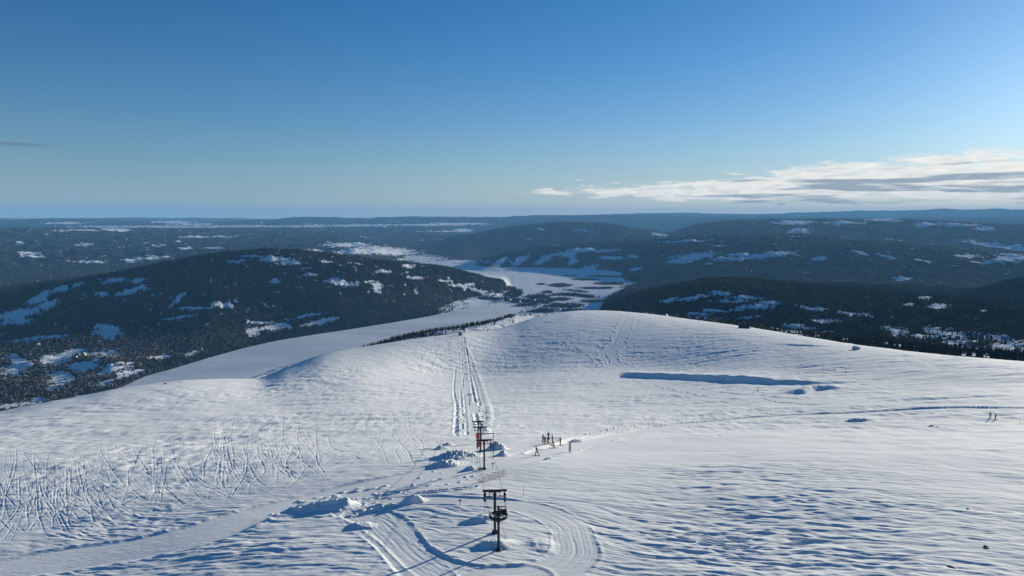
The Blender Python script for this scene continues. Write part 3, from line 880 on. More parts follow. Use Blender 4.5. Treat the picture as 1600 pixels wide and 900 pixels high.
cattr(mf, 'tint', np.concatenate(allc)); mf.materials.append(MAT['foliage'])
fo = link(bpy.data.objects.new('distant_forest', mf)); tag(fo, 'dark forest of far-off spruce and bare birch covering the hills and the shelf beyond the snow', kind='stuff')


def spruce_mesh(seed):
    g = random.Random(seed); bm = bmesh.new(); tiers = 9
    for k in range(tiers):
        u = k / (tiers - 1); z0 = .08 + .80 * u; rad = .185 * (1 - u) ** .85 + .022
        n = 9; ring = []
        for q in range(n * 2):
            a = q * math.pi / n + k * .7; rr = rad * (g.uniform(.85, 1.2) if q % 2 == 0 else g.uniform(.45, .65))
            ring.append(bm.verts.new((rr * math.cos(a), rr * math.sin(a), z0 - (.05 if q % 2 == 0 else .0) + g.uniform(-.012, .012))))
        top = bm.verts.new((g.uniform(-.01, .01), g.uniform(-.01, .01), min(1, z0 + .19)))
        for q in range(n * 2): bm.faces.new((ring[q], ring[(q + 1) % (n * 2)], top))
    nf = len(bm.faces)
    lo = [bm.verts.new((.022 * math.cos(a), .022 * math.sin(a), -.04)) for a in (0, 1.57, 3.14, 4.71)]
    hi = [bm.verts.new((.014 * math.cos(a), .014 * math.sin(a), .3)) for a in (0, 1.57, 3.14, 4.71)]
    for q in range(4): bm.faces.new((lo[q], lo[(q + 1) % 4], hi[(q + 1) % 4], hi[q]))
    me = bpy.data.meshes.new('spruce_tree'); bm.to_mesh(me); bm.free()
    me.materials.append(MAT['foliage']); me.materials.append(MAT['bark'])
    for p in me.polygons[nf:]: p.material_index = 1
    c = np.array([.03, .042, .032]) * np.random.default_rng(seed).uniform(.7, 1.3, (len(me.vertices), 1))
    cattr(me, 'tint', c)
    return me


smeshes = [spruce_mesh(k) for k in range(6)]
for n, k in enumerate(order):
    o = link(bpy.data.objects.new('spruce_tree', smeshes[n % 6]))
    o.location = (TX[k], TY[k], TZ[k] - .2); o.rotation_euler.z = random.uniform(0, 6.28)
    o.scale = (TH_[k] * random.uniform(.9, 1.2),) * 2 + (TH_[k] * 1.08,)
    if tstrip[k] > .1: tag(o, 'small dark spruce in the thin stand above the frozen lake', 'spruce tree', 'young spruces on the shoulder above the lake')
    else: tag(o, 'dark green spruce at the forest edge just beyond the right rim of the snow hill', 'spruce tree', 'spruces along the forest edge beyond the snow hill')


# ---------------------------------------------------------------- small mesh builder
class MB:
    def __init__(s): s.bm = bmesh.new(); s.mi = 0; s.mats = []

    def mat(s, name):
        if name not in s.mats: s.mats.append(name)
        s.mi = s.mats.index(name); return s

    def _f(s, vs):
        try: f = s.bm.faces.new(vs); f.material_index = s.mi
        except ValueError: pass

    def box(s, c, d, rz=0., bev=.0):
        mtx = Matrix.Translation(c) @ Matrix.Rotation(rz, 4, 'Z') @ Matrix.Diagonal((d[0], d[1], d[2], 1))
        r = bmesh.ops.create_cube(s.bm, size=1, matrix=mtx)
        fs = {f for v in r['verts'] for f in v.link_faces}
        for f in fs: f.material_index = s.mi
        if bev: bmesh.ops.bevel(s.bm, geom=list({e for f in fs for e in f.edges}), offset=bev, segments=1, affect='EDGES')
        return s

    def tube(s, a, b, r0, r1=None, n=8):
        r1 = r0 if r1 is None else r1
        a = Vector(a); b = Vector(b); d = (b - a).normalized()
        u = d.orthogonal().normalized(); w = d.cross(u)
        A = [s.bm.verts.new(a + r0 * (math.cos(t) * u + math.sin(t) * w)) for t in [k * 2 * math.pi / n for k in range(n)]]
        B = [s.bm.verts.new(b + r1 * (math.cos(t) * u + math.sin(t) * w)) for t in [k * 2 * math.pi / n for k in range(n)]]
        for k in range(n): s._f((A[k], A[(k + 1) % n], B[(k + 1) % n], B[k]))
        s._f(A[::-1]); s._f(B)
        return s

    def poly(s, pts, r, n=6):
        for a, b in zip(pts[:-1], pts[1:]): s.tube(a, b, r, r, n)
        return s

    def torus(s, c, R0, r0, n=28, m_=8, axis='Z', sq=1.0):
        ring = []
        for k in range(n):
            t = k * 2 * math.pi / n; row = []
            for q in range(m_):
                a = q * 2 * math.pi / m_
                rr = R0 + r0 * math.cos(a); h = r0 * sq * math.sin(a)
                p = (rr * math.cos(t), rr * math.sin(t), h) if axis == 'Z' else ((rr * math.cos(t), h, rr * math.sin(t)) if axis == 'Y' else (h, rr * math.cos(t), rr * math.sin(t)))
                row.append(s.bm.verts.new(Vector(c) + Vector(p)))
            ring.append(row)
        for k in range(n):
            for q in range(m_): s._f((ring[k][q], ring[(k + 1) % n][q], ring[(k + 1) % n][(q + 1) % m_], ring[k][(q + 1) % m_]))
        return s

    def build(s, name, parent=None, smooth=False):
        bmesh.ops.recalc_face_normals(s.bm, faces=s.bm.faces)
        me = bpy.data.meshes.new(name); s.bm.to_mesh(me); s.bm.free()
        for k in s.mats: me.materials.append(MAT[k])
        if smooth:
            for p in me.polygons: p.use_smooth = True
        return link(bpy.data.objects.new(name, me), parent)


def empty(name, x, y, z, rz=0.):
    o = bpy.data.objects.new(name, None); COL.objects.link(o); o.location = (x, y, z); o.rotation_euler.z = rz
    o.empty_display_size = .3
    return o


def gz(x, y): return float(near_z(x, y)[0])


def copy_tree(o, parent=None):
    c = o.copy(); COL.objects.link(c)
    if parent: c.parent = parent
    for ch in o.children: copy_tree(ch, c)
    return c


# ---------------------------------------------------------------- the drag lift
LX = lambda y: -2.1 - .0757 * (y - 80.2)              # plan line of the lift
LYAW = math.atan(.0757)


def lift_y(py, h):
    """distance along the lift where a thing h metres above the snow shows at image row py"""
    ys = np.linspace(60, 905, 1700)
    zz = near_z(LX(ys), ys) + h
    _, p = project(LX(ys), ys, zz)
    k = np.where((p[:-1] >= py) & (p[1:] < py))[0]
    return float(ys[k[0]]) if len(k) else float(ys[np.argmin(np.abs(p - py))])


PYH = 5.3
arms = []


def pylon(y, h, label, detail, x=None, arm=3.0, wheels=True):
    x = LX(y) if x is None else x
    z = gz(x, y)
    o = empty('lift_pylon', x, y, z, LYAW); tag(o, label, 'lift pylon', 'pylons of the drag lift')
    c = MB().mat('dark_steel').box((0, 0, h / 2 - .4), (.30, .34, h + .8), 0, .03)
    if detail: c.box((0, 0, .08), (.7, .7, .3), 0, .05).box((0, -.2, h * .5), (.05, .06, h * .9)).box((.0, 0, h - .55), (.42, .46, .35))
    c.build('column', o)
    MB().mat('dark_steel').box((0, 0, h + .1), (arm, .30, .22), 0, .03).box((0, 0, h - .06), (arm * .5, .18, .12)).build('crossarm', o)
    for sx in (-1, 1):
        b_ = MB().mat('dark_steel').box((sx * arm * .27, 0, h - .62), (arm * .30, .10, .10)).box((sx * arm * .22, 0, h - .35), (.08, .08, .62)).box((sx * arm * .38, 0, h - .35), (.08, .08, .62)).build('sheave_bracket', o)
        if wheels:
            for wy in (-.35, .35):
                MB().mat('galvanised').torus((sx * arm * .40, wy, h - .66), .19, .05, 14, 6, 'X').tube((sx * arm * .40 - .05, wy, h - .66), (sx * arm * .40 + .05, wy, h - .66), .07).build('sheave', b_)
    arms.append((x, y, z + h - .45, arm * .40))
    return o


front_y = 80.2
pylon(front_y, 5.3, 'tall dark steel T-shaped lift pylon nearest the camera, behind the big cable wheel', True)
PYL = [(688, 'second T-shaped lift pylon from the camera, standing in the swept snow by the red net', True),
       (668, 'third T-shaped lift pylon from the camera with an orange-red box on its column', True),
       (659, 'fourth T-shaped lift pylon from the camera with a deep red box on its column', True),
       (617, 'slim lift pylon standing alone halfway down the lift track, fifth from the camera', False),
       (584.5, 'slim lift pylon just above the halfway point of the track, sixth from the camera', False),
       (566.7, 'seventh lift pylon from the camera, small on the far part of the track', False),
       (553, 'eighth lift pylon from the camera, small on the far part of the track', False),
       (543, 'ninth lift pylon from the camera, tiny on the far part of the track', False),
       (535, 'tenth lift pylon from the camera, tiny near the lower lift station', False),
       (528.5, 'last lift pylon before the lower lift station', False)]
py_y = []
for py, lab, det in PYL:
    y = lift_y(py, PYH)
    py_y.append(y)
    pylon(y, PYH if det else 5.6, lab, det, arm=3.0 if det else 3.1)
# control boxes on the third and fourth pylons
for k, (mt, lab) in ((1, ('orange_red', 'orange-red control box on the column of the third lift pylon')), (2, ('red_paint', 'deep red control box on the column of the fourth lift pylon'))):
    x, y, z, _ = arms[k + 1]
    g = gz(x, y)
    o = empty('control_box', x, y - .38, g + 1.4, LYAW); tag(o, lab, 'control box')
    MB().mat(mt).box((-.1, 0, .5), (.75, .38, 1.25), 0, .04).build('cabinet', o)
    MB().mat('dark_steel').box((-.1, -.02, 1.16), (.85, .5, .06)).build('rain_cap', o)
    MB().mat('galvanised').box((.16, -.205, .5), (.05, .04, .2)).build('handle', o)
# stop gate: slim portal frame by the second pylon
gy = lift_y(677, 4.6); gx = LX(gy) + 1.0; g0 = gz(gx, gy)
o = empty('safety_gate', gx, gy, g0, LYAW); tag(o, 'thin steel portal frame over the lift track behind the second pylon', 'safety gate')
for sx in (-1.35, 1.35): MB().mat('dark_steel').box((sx, 0, 2.2), (.12, .14, 4.8)).build('post', o)
MB().mat('dark_steel').box((0, 0, 4.62), (3.0, .16, .14)).build('beam', o)
MB().mat('dark_steel').tube((-1.0, -.03, 4.55), (-1.0, -.03, 3.4), .04).box((-1.0, -.03, 3.3), (.4, .3, .3)).build('switch_arm', o)

# return station with the big cable wheel in front
bx, by = pt(779, 861)
bz = gz(bx, by)
st = empty('return_station', bx, by, bz, LYAW); tag(st, 'upright steel post carrying the large spoked cable wheel at the top of the lift', 'lift station')
MB().mat('dark_steel').tube((0, 0, -.6), (0, 0, 5.3), .15, .14, 14).box((0, 0, .05), (.65, .65, .25), 0, .05).build('post', st)
WH = 4.15
wb = empty('wheel_mount', 0, 0, 0); wb.parent = st
WR = 1.0
whl = MB().mat('black_rubber').torus((0, 0, WH), WR, .11, 40, 8, 'Z', 1.6).mat('dark_steel').torus((0, 0, WH), WR - .13, .06, 40, 6, 'Z', 1.4)
whl = whl.build('cable_wheel', st, True)
sp_ = MB().mat('wheel_cream')
for k in range(8):
    a = k * math.pi / 4 + .2
    sp_.tube((.2 * math.cos(a), .2 * math.sin(a), WH), ((WR - .1) * math.cos(a), (WR - .1) * math.sin(a), WH), .055)
sp_.build('spoke', whl)
MB().mat('dark_steel').tube((0, 0, WH - .3), (0, 0, WH + .3), .26, .26, 16).build('hub', whl)
hb = MB().mat('dark_steel')
for sx in (-1, 1):
    hb.tube((0, 0, WH - .62), (sx * .95, 0, WH - .2), .06).tube((0, .0, WH - .62), (0, sx * .95, WH - .2), .06)
hb.box((0, .0, WH - .6), (.45, .45, .2)).box((.55, .75, WH + .12), (.9, .45, .5)).build('carriage', st)
bpy.data.objects.remove(wb)
MB().mat('dark_steel').box((.28, 0, 5.25), (1.25, .10, .08)).tube((.3, 0, WH + .3), (.3, 0, 5.25), .045).tube((.86, 0, 5.25), (.86, 0, 4.9), .03).build('cable_guide', st)
gt = MB().mat('rope_steel')
gt.tube((-.2, .1, WH - .3), (-.75, .3, -.05), .016, .016, 5).tube((.25, .1, WH - .4), (1.15, -.9, -.1), .016, .016, 5)
gt.build('stay_cable', st)

# haul rope: one loop over all the sheaves and round the wheel
rope = MB().mat('rope_steel')
wz = bz + WH
pts = [arms[0]] + sorted(arms[1:], key=lambda a: a[1])
for sx in (-1, 1):
    line = [Vector((bx + sx * WR, by, wz))] + [Vector((a[0] + sx * a[3], a[1], a[2])) for a in pts]
    for k, (p, q) in enumerate(zip(line[:-1], line[1:])):
        n = 8; sag = (q - p).length ** 2 * .0003
        cur = [p.lerp(q, i / n) - Vector((0, 0, sag * 4 * (i / n) * (1 - i / n))) for i in range(n + 1)]
        rope.poly(cur, .022, 5)
ro = rope.build('haul_rope'); tag(ro, 'thin steel haul rope running in two strands along all the lift pylons', 'cable')

# T-bars that hang from the rope


def tbar(x, y, z, label, ln=2.6):
    o = empty('tow_bar', x, y, z, LYAW); tag(o, label, 'tow bar', 'tow bars hanging on the lift')
    MB().mat('black_rubber').tube((0, 0, .05), (0, 0, -.15), .05).tube((0, 0, -.15), (0, 0, -1.15), .17, .15, 10).build('spring_drum', o)
    MB().mat('rope_steel').tube((0, 0, -1.15), (0, 0, -ln), .02, .02, 5).build('cord', o)
    MB().mat('black_rubber').tube((0, 0, -ln), (0, 0, -ln - .85), .028, .028, 6).tube((-.5, 0, -ln - .85), (.5, 0, -ln - .85), .035, .035, 6).build('t_bar', o)


ax, ay, az, aw = arms[0]
tbar(ax - 1.22, ay - .05, az + .35, 'black tow bar drum under the left end of the nearest pylon crossarm', 3.1)
tbar(ax + 1.22, ay - .05, az + .35, 'black tow bar drum under the right end of the nearest pylon crossarm', 1.9)
ax, ay, az, aw = arms[1]
tbar(ax - 1.2, ay, az + .2, 'black tow bar under the left end of the second pylon crossarm', 3.0)
tbar(ax + 1.2, ay, az + .2, 'black tow bar under the right end of the second pylon crossarm', 2.0)
for k in (4, 5, 6):
    ax, ay, az, aw = arms[k]
    tbar(ax + aw, ay - 14, az - .4, 'tow bar hanging on the rope close to the %s lift pylon from the camera' % {4: 'fifth', 5: 'sixth', 6: 'seventh'}[k], 2.2)

# ---------------------------------------------------------------- people
def skin_body(joints, edges, name):
    me = bpy.data.meshes.new(name)
    me.from_pydata([j[:3] for j in joints], edges, [])
    o = bpy.data.objects.new(name, me); COL.objects.link(o)
    sk = o.modifiers.new('s', 'SKIN'); sk.use_smooth_shade = True
    for i, j in enumerate(joints): me.skin_vertices[0].data[i].radius = (j[3], j[3] if len(j) < 5 else j[4])
    me.skin_vertices[0].data[0].use_root = True
    o.modifiers.new('u', 'SUBSURF').levels = 1
    dg = bpy.context.evaluated_depsgraph_get()
    m2 = bpy.data.meshes.new_from_object(o.evaluated_get(dg))
    bpy.data.objects.remove(o); bpy.data.meshes.remove(me)
    return m2


def person(px, py, rz, label, jacket, trousers, pose='stand', skis=True, height=1.76, poles=True, hat='cloth_black', at_lift=None):
    if at_lift is None: x, y = pt(px, py)
    else: y = lift_y(py, 0.); x = LX(y) + at_lift
    z = gz(x, y)
    o = empty('person', x, y, z, rz)
    tag(o, label, 'person')
    lean = .10 if pose == 'stand' else .22
    st_ = {'stand': .0, 'stride': .28, 'lean': .1}[pose]
    J = [(0, 0, .93, .15, .12), (0, lean * .35, 1.15, .15, .11), (0, lean * .8, 1.40, .165, .11), (0, lean, 1.50, .07), (0, lean * 1.15, 1.60, .085, .095), (0, lean * 1.25, 1.70, .075, .085),
         (-.10, .0, .88, .10), (-.13, .07 + st_, .50, .072), (-.14, -.02 + st_ * .8, .10, .052), (-.14, .14 + st_ * .8, .05, .045),
         (.10, .0, .88, .10), (.13, .07 - st_ * .4, .50, .072), (.14, -.06 - st_, .10, .052), (.14, .10 - st_, .05, .045),
         (-.20, lean * .8, 1.40, .068), (-.29, lean * .6, 1.15, .052), (-.27, .28, 1.02, .04), (-.26, .37, 1.00, .045),
         (.20, lean * .8, 1.40, .068), (.29, lean * .6, 1.15, .052), (.27, .26, 1.02, .04), (.26, .35, 1.00, .045)]
    Ed = [(0, 1), (1, 2), (2, 3), (3, 4), (4, 5), (0, 6), (6, 7), (7, 8), (8, 9), (0, 10), (10, 11), (11, 12), (12, 13), (2, 14), (14, 15), (15, 16), (16, 17), (2, 18), (18, 19), (19, 20), (20, 21)]
    me_ = skin_body(J, Ed, 'body')
    for k in (jacket, trousers, 'skin', 'cloth_black'): me_.materials.append(MAT[k])
    for p in me_.polygons:
        c = p.center
        p.material_index = 2 if c.z > 1.53 else (0 if c.z > .86 else (1 if c.z > .16 else 3))
        if abs(c.x) > .2 and c.y > .3 and c.z > .9: p.material_index = 3
    link(bpy.data.objects.new('body', me_), o)
    hm = MB().mat(hat)
    bmesh.ops.create_uvsphere(hm.bm, u_segments=12, v_segments=8, radius=.125, matrix=Matrix.Translation((0, lean * 1.2 - .01, 1.70)) @ Matrix.Diagonal((.92, 1.08, .95, 1)))
    bmesh.ops.delete(hm.bm, geom=[v for v in hm.bm.verts if v.co.z < 1.655], context='VERTS')
    hm.build('helmet', o, True)
    if skis:
        for sx, oy in ((-.14, st_ * .8), (.14, -st_)):
            k = MB().mat('ski').box((sx, oy + .05, .015), (.10, 1.5, .025))
            k.tube((sx, oy + .8, .015), (sx, oy + 1.0, .12), .04, .025, 6).box((sx, oy + .02, .05), (.09, .34, .05))
            k.build('ski', o)
    if poles:
        for sx, hy in ((-.26, .37), (.26, .35)):
            MB().mat('ski').tube((sx, hy, 1.10), (sx * 1.45, hy - .35, .0), .014, .010, 5).tube((sx * 1.42, hy - .33, .06), (sx * 1.42, hy - .33, .09), .05, .05, 8).build('ski_pole', o)
    o.scale = (height / 1.58,) * 3
    return o


person(839.5, 711, R(60), 'lone skier in dark clothes and pale trousers, nearest the camera, apart from the waiting group', 'cloth_black', 'cloth_grey', 'stride')
person(848, 692, R(-60), 'skier in black jacket and pale trousers at the left end of the waiting group', 'cloth_black', 'cloth_pale')
person(851.5, 695, R(20), 'skier in muted green standing second from the left in the waiting group', 'cloth_green', 'cloth_green', height=1.7)
person(857, 688, R(150), 'skier all in black farthest back in the middle of the waiting group', 'cloth_black', 'cloth_black')
person(856, 695, R(-30), 'skier in dark top and pale trousers crouching forward in the middle of the waiting group', 'cloth_navy', 'cloth_pale', 'lean', height=1.72)
person(863.5, 693, R(100), 'skier in black jacket and helmet just behind the one in red trousers', 'cloth_black', 'cloth_black', height=1.84)
person(865.5, 697.5, R(80), 'skier in red outfit at the front right of the waiting group', 'cloth_red', 'cloth_red', 'lean', height=1.8)
person(876, 694, R(110), 'slim skier in black standing apart at the right of the waiting group', 'cloth_black', 'cloth_black')
person(1546.5, 654.5, R(-60), 'dark skier striding across the right hillside, left one of the pair', 'cloth_black', 'cloth_black', 'stride', height=1.62)
person(1555, 655.5, R(-60), 'skier in an orange jacket on the right hillside, right one of the pair', 'cloth_orange', 'cloth_navy', 'stride', height=1.55)
person(0, 597, R(180), 'small dark skier riding up the lift track by the sixth pylon', 'cloth_black', 'cloth_black', at_lift=3.2)
person(0, 575, R(180), 'small dark skier riding up the lift track below the seventh pylon', 'cloth_navy', 'cloth_black', at_lift=2.2)
person(0, 548, R(180), 'tiny dark skier riding up the far part of the lift track', 'cloth_black', 'cloth_grey', at_lift=2.0)
person(1130, 595, R(120), 'tiny skier standing in front of the long shaded snow bank', 'cloth_black', 'cloth_navy')
person(1184.5, 612, R(100), 'tiny skier in a pale brown jacket below the right part of the shaded snow bank', 'cloth_orange', 'cloth_grey')

# ---------------------------------------------------------------- signs, nets, stakes
x, y = pt(891, 702); z = gz(x, y)
o = empty('marker_board', x, y, z, R(-8)); tag(o, 'upright board with red and white slanting stripes beside the piste', 'marker board')
W_, H_ = .42, 2.0
MB().mat('dark_steel').tube((-W_ / 2 - .05, .03, -.4), (-W_ / 2 - .05, .03, H_ + .1), .045).build('post', o)
bd = MB().mat('white_paint').box((0, 0, H_ / 2 + .05), (W_, .05, H_)).build('panel', o)
stp = MB().mat('red_paint')
for k in range(4):
    z0 = .55 + k * .40
    vs = [stp.bm.verts.new(p) for p in ((-W_ / 2, -.029, z0), (W_ / 2, -.029, z0 + .14), (W_ / 2, -.029, z0 + .30), (-W_ / 2, -.029, z0 + .16))]
    stp._f(vs)
stp.build('stripe', bd)

# red safety net on bamboo canes
nx = []
fen = empty('safety_net', *pt(770, 749), 0.)
fx0, fy0 = fen.location.x, fen.location.y; fz0 = gz(fx0, fy0); fen.location.z = fz0
tag(fen, 'sagging pale red safety net on slim red canes across the snow behind the nearest pylon', 'safety net')
pxs = np.linspace(748, 790, 15); pys = np.interp(pxs, [748, 760, 775, 790], [752, 750, 746.5, 743])
base_pts = [pt(a, c) for a, c in zip(pxs, pys)]
tops = []
for k, (x, y) in enumerate(base_pts):
    z = gz(x, y) - fz0; hh = .75 + .75 * k / 14 + random.uniform(-.12, .12)
    a = Vector((x - fx0, y - fy0, z - .2)); b_ = Vector((x - fx0 + random.uniform(-.12, .12), y - fy0 + random.uniform(-.1, .1), z + hh))
    MB().mat('net_red').tube(a, b_, .028, .02, 6).build('cane', fen)
    tops.append((a, b_))
nt_ = MB().mat('net_red')
for (a0, b0), (a1, b1) in zip(tops[:-1], tops[1:]):
    for u in (.25, .42, .6, .78):
        nt_.tube(a0.lerp(b0, u), a1.lerp(b1, u), .010, .010, 4)
    for w in (.25, .5, .75): nt_.tube(a0.lerp(a1, w).lerp(b0.lerp(b1, w), .2), a0.lerp(a1, w).lerp(b0.lerp(b1, w), .75), .008, .008, 4)
nt_.build('netting', fen)
# red-white pad at the foot of the second pylon
x, y, _, _ = arms[1]; z = gz(x, y)
o = empty('crash_pad', x - .75, y - .3, z, .3); tag(o, 'pale red crash pad lying at the foot of the second lift pylon', 'crash pad')
MB().mat('orange_red').box((0, 0, .22), (.7, .3, .5), 0, .08).build('cushion', o)
MB().mat('white_paint').box((0, -.16, .25), (.72, .03, .18)).build('band', o)


def stake(px, py, h, label, mt='stake_wood', r=.05, arm=False, grp=None):
    x, y = pt(px, py); z = gz(x, y)
    o = empty('marker_pole', x, y, z, random.uniform(-.4, .4)); tag(o, label, 'marker pole', grp)
    MB().mat(mt).tube((0, 0, -.4), (random.uniform(-.04, .04), 0, h), r, r * .8, 7).build('pole', o)
    if arm: MB().mat(mt).box((0, -.03, h * .82), (.42, .04, .22)).build('board', o)
    else: MB().mat('red_paint').tube((0, 0, h * .86), (0, 0, h * .95), r * 1.25, r * 1.25, 7).build('band', o)


stake(719, 793, 1.0, 'short pole with a small board in the snow left of the nearest pylon', arm=True)
stake(818, 775, 1.5, 'thin lone pole in the snow to the right of the nearest pylon', r=.03)
stake(770, 731, 1.1, 'thin pole with a dark board just right of the second pylon', arm=True)
stake(1204, 656, 1.3, 'thin pole at the near edge of the piste left of the bare patch', r=.035)
stake(1234, 631, 1.6, 'thin pole on the upper track below the shaded hollow', r=.04)
stake(1330, 641, 1.5, 'thin pole beside the piste above the bare patch of heath', r=.04)
stake(1350, 640, 1.5, 'thin pole in the snow right above the bare patch of heath', r=.04)
stake(1368, 640, 1.0, 'short thick post to the right above the bare patch of heath', r=.06)
stake(1594, 660, 1.5, 'thin pole at the right margin beyond the pair of skiers', r=.035)
stake(1090, 662, 1.2, 'thin pole on the piste edge in the middle of the hillside', r=.035)
for k, (a, c, h) in enumerate([(914, 489, 5.5), (950, 489, 6), (953, 489, 7), (982, 493, 4.2), (1031, 498, 4.5), (1092, 505, 4), (1144, 512, 5.5)]):
    stake(a, c, h, ['dark post on the skyline of the snow hill, first from the left', 'left one of two tall posts close together on the skyline', 'right one of two tall posts close together on the skyline', 'post at the top of the pale groomed track',
                    'post on the skyline to the right of the groomed track', 'short post on the skyline between groomed track and dark shelter', 'tall post just left of the dark shelter'][k], r=.14, arm=k in (3,), grp='posts along the skyline')
for k in range(11):
    a = 2 + 33 * k / 10
    x, y = pt(a, 647 - k * .35); z = gz(x, y)
    o = empty('fence_post', x, y, z); tag(o, 'short wooden fence post in the row on the snow at the far left', 'fence post', 'row of fence posts at the far left')
    MB().mat('stake_wood').tube((0, 0, -.3), (0, 0, random.uniform(1.0, 1.7)), .14, .11, 6).build('post', o)


# ---------------------------------------------------------------- rocks and shrubs
def rock(px, py, w, d, h, label, seed):
    x, y = pt(px, py); z = gz(x, y)
    bm = bmesh.new(); bmesh.ops.create_icosphere(bm, subdivisions=3, radius=1)
    for v in bm.verts:
        n_ = mnoise.fractal(v.co * 1.3 + Vector((seed * 3.1, 0, 0)), 1, 2, 4)
        v.co *= 1 + .35 * n_
        v.co.z = v.co.z * .9 if v.co.z > 0 else v.co.z * .5
        v.co = Vector((v.co.x * w / 2, v.co.y * d / 2, v.co.z * h))
    for f in bm.faces: f.smooth = False
    me = bpy.data.meshes.new('rock'); bm.to_mesh(me); bm.free(); me.materials.append(MAT['rock'])
    o = link(bpy.data.objects.new('rock', me)); o.location = (x, y, z - h * .1); o.rotation_euler.z = seed
    tag(o, label, 'rock')


rock(1541, 855, 1.4, .55, .17, 'dark angular rock showing through the snow in the lower right', 1)
rock(1487, 885, .9, .4, .12, 'small flat dark rock near the bottom edge in the lower right', 2)
rock(1456, 666, 1.6, .7, .3, 'low dark rock in the snow below the pair of skiers', 3)
rock(1512, 796, .6, .4, .15, 'small rock barely above the snow at middle right', 4)
rock(1465, 667, .9, .5, .2, 'small rock just right of the low dark rock below the skiers', 9)
rock(1125, 683, .6, .4, .2, 'small stone on the smooth snow below the piste', 5)
rock(258, 600, 3.0, 1.4, .8, 'dark boulder on the left rim of the snow hill against the lake', 6)
rock(282, 597, 1.5, 1, .4, 'small dark boulder to the right on the left rim above the lake', 7)
rock(470, 588, 3, 1.2, .5, 'low dark rock on the shaded slope left of the lift', 8)


def shrub(px, py, h, label, grp, seed):
    x, y = pt(px, py); z = gz(x, y)
    g = random.Random(seed); mb = MB().mat('shrub')
    for k in range(12):
        a = g.uniform(0, 6.28); rr = g.uniform(.2, .9) * h
        mb.tube((g.uniform(-.1, .1) * h, g.uniform(-.1, .1) * h, -.1), (rr * math.cos(a), rr * math.sin(a), h * g.uniform(.4, 1)), .05 * h, .015 * h, 4)
        for q in range(2):
            b2 = a + g.uniform(-.8, .8); mb.tube((rr * .6 * math.cos(a), rr * .6 * math.sin(a), h * .4), (rr * 1.1 * math.cos(b2), rr * 1.1 * math.sin(b2), h * g.uniform(.5, .9)), .03 * h, .01 * h, 4)
    o = mb.build('dwarf_shrub'); o.location = (x, y, z); tag(o, label, 'shrub', grp)


for k in range(60):
    px = random.uniform(850, 1330)
    lo = np.interp(px, [850, 900, 1000, 1163, 1330], [500, 494, 497, 518, 545])
    shrub(px, lo + random.random() ** 1.6 * 48, random.uniform(.45, 1.1), 'small bare shrub poking through the snow on the upper right of the hill', 'bare shrubs on the upper hill', k)
for k, (a, c) in enumerate([(752, 516), (757, 515), (764, 515), (772, 514), (780, 512.5), (787, 511), (795, 508), (800, 507), (806, 505), (812, 503)]):
    shrub(a, c + 1.5, random.uniform(1.6, 2.8), 'dark bush in the row along the rim right of the lower lift station', 'bushes along the rim by the lower station', 100 + k)
shrub(937, 584, .9, 'lone bare bush in the middle of the hill below the groomed track', None, 300)
shrub(905, 621, .8, 'lone low bush on the open snow right of the lift track', None, 301)


# ---------------------------------------------------------------- buildings
def house(name, x, y, z, w, d, h, rz, label, cat, wall='dark_wood', roof='roof_snow', pitch=.45, windows=2, chimney=False, group=None, snowload=True):
    o = empty(name, x, y, z, rz); tag(o, label, cat, group)
    mb = MB().mat(wall); rh = w * pitch
    V_ = [mb.bm.verts.new(p) for p in ((-w / 2, -d / 2, -1.0), (w / 2, -d / 2, -1.0), (w / 2, -d / 2, h), (0, -d / 2, h + rh), (-w / 2, -d / 2, h), (-w / 2, d / 2, -1.0), (w / 2, d / 2, -1.0), (w / 2, d / 2, h), (0, d / 2, h + rh), (-w / 2, d / 2, h))]
    for f in ((0, 1, 2, 3, 4), (9, 8, 7, 6, 5), (0, 5, 6, 1), (1, 6, 7, 2), (4, 9, 5, 0), (2, 7, 8, 3), (3, 8, 9, 4)): mb._f([V_[i] for i in f])
    mb.build('wall', o)
    rb = MB().mat(roof); ov = .4; th = .35
    for s in (-1, 1):
        pr = [(0, h + rh + .05), (s * (w / 2 + ov), h - ov * rh / (w / 2) + .05), (s * (w / 2 + ov), h - ov * rh / (w / 2) + .05 + th), (0, h + rh + .05 + th)]
        A = [rb.bm.verts.new((p[0], -d / 2 - ov, p[1])) for p in pr]; B = [rb.bm.verts.new((p[0], d / 2 + ov, p[1])) for p in pr]
        rb._f(A); rb._f(B[::-1])
        for i in range(4): rb._f((A[i], B[i], B[(i + 1) % 4], A[(i + 1) % 4]))
    r_ = rb.build('roof', o)
    if chimney: MB().mat('rock').box((w * .15, d * .2, h + rh + .5), (.6, .6, 1.4)).build('chimney', r_)
    dr = MB().mat('old_wood').box((-w * .22, -d / 2 - .04, 1.0), (.95, .08, 2.0)).build('door', o)
    for k in range(windows):
        wn = MB().mat('white_paint').box((w * .02 + k * w * .26, -d / 2 - .04, 1.55), (1.0, .08, 1.0)).build('window', o)
        MB().mat('window_glass').box((w * .02 + k * w * .26, -d / 2 - .075, 1.55), (.8, .04, .8)).build('pane', wn)
    return o


def on_hill(px, py):
    x, y = pt(px, py); return x, y, gz(x, y)


house('lift_hut', *on_hill(719.5, 524), 3.8, 4, 1.9, .1, 'dark hut of the lower lift station at the far end of the lift track', 'hut', 'dark_wood', 'roof_dark')
house('lift_shelter', *on_hill(1163, 513), 7, 12, 1.6, R(60), 'dark low shelter on the skyline at the right of the snow hill', 'shelter', 'dark_wood', 'roof_dark', pitch=.22)
sh = house('snow_hut', *on_hill(1337.5, 546), 4.2, 3.4, 1.3, R(30), 'small grey hut standing alone on the right of the hill near the forest', 'hut', 'stake_wood', 'roof_snow', pitch=.25, windows=1)


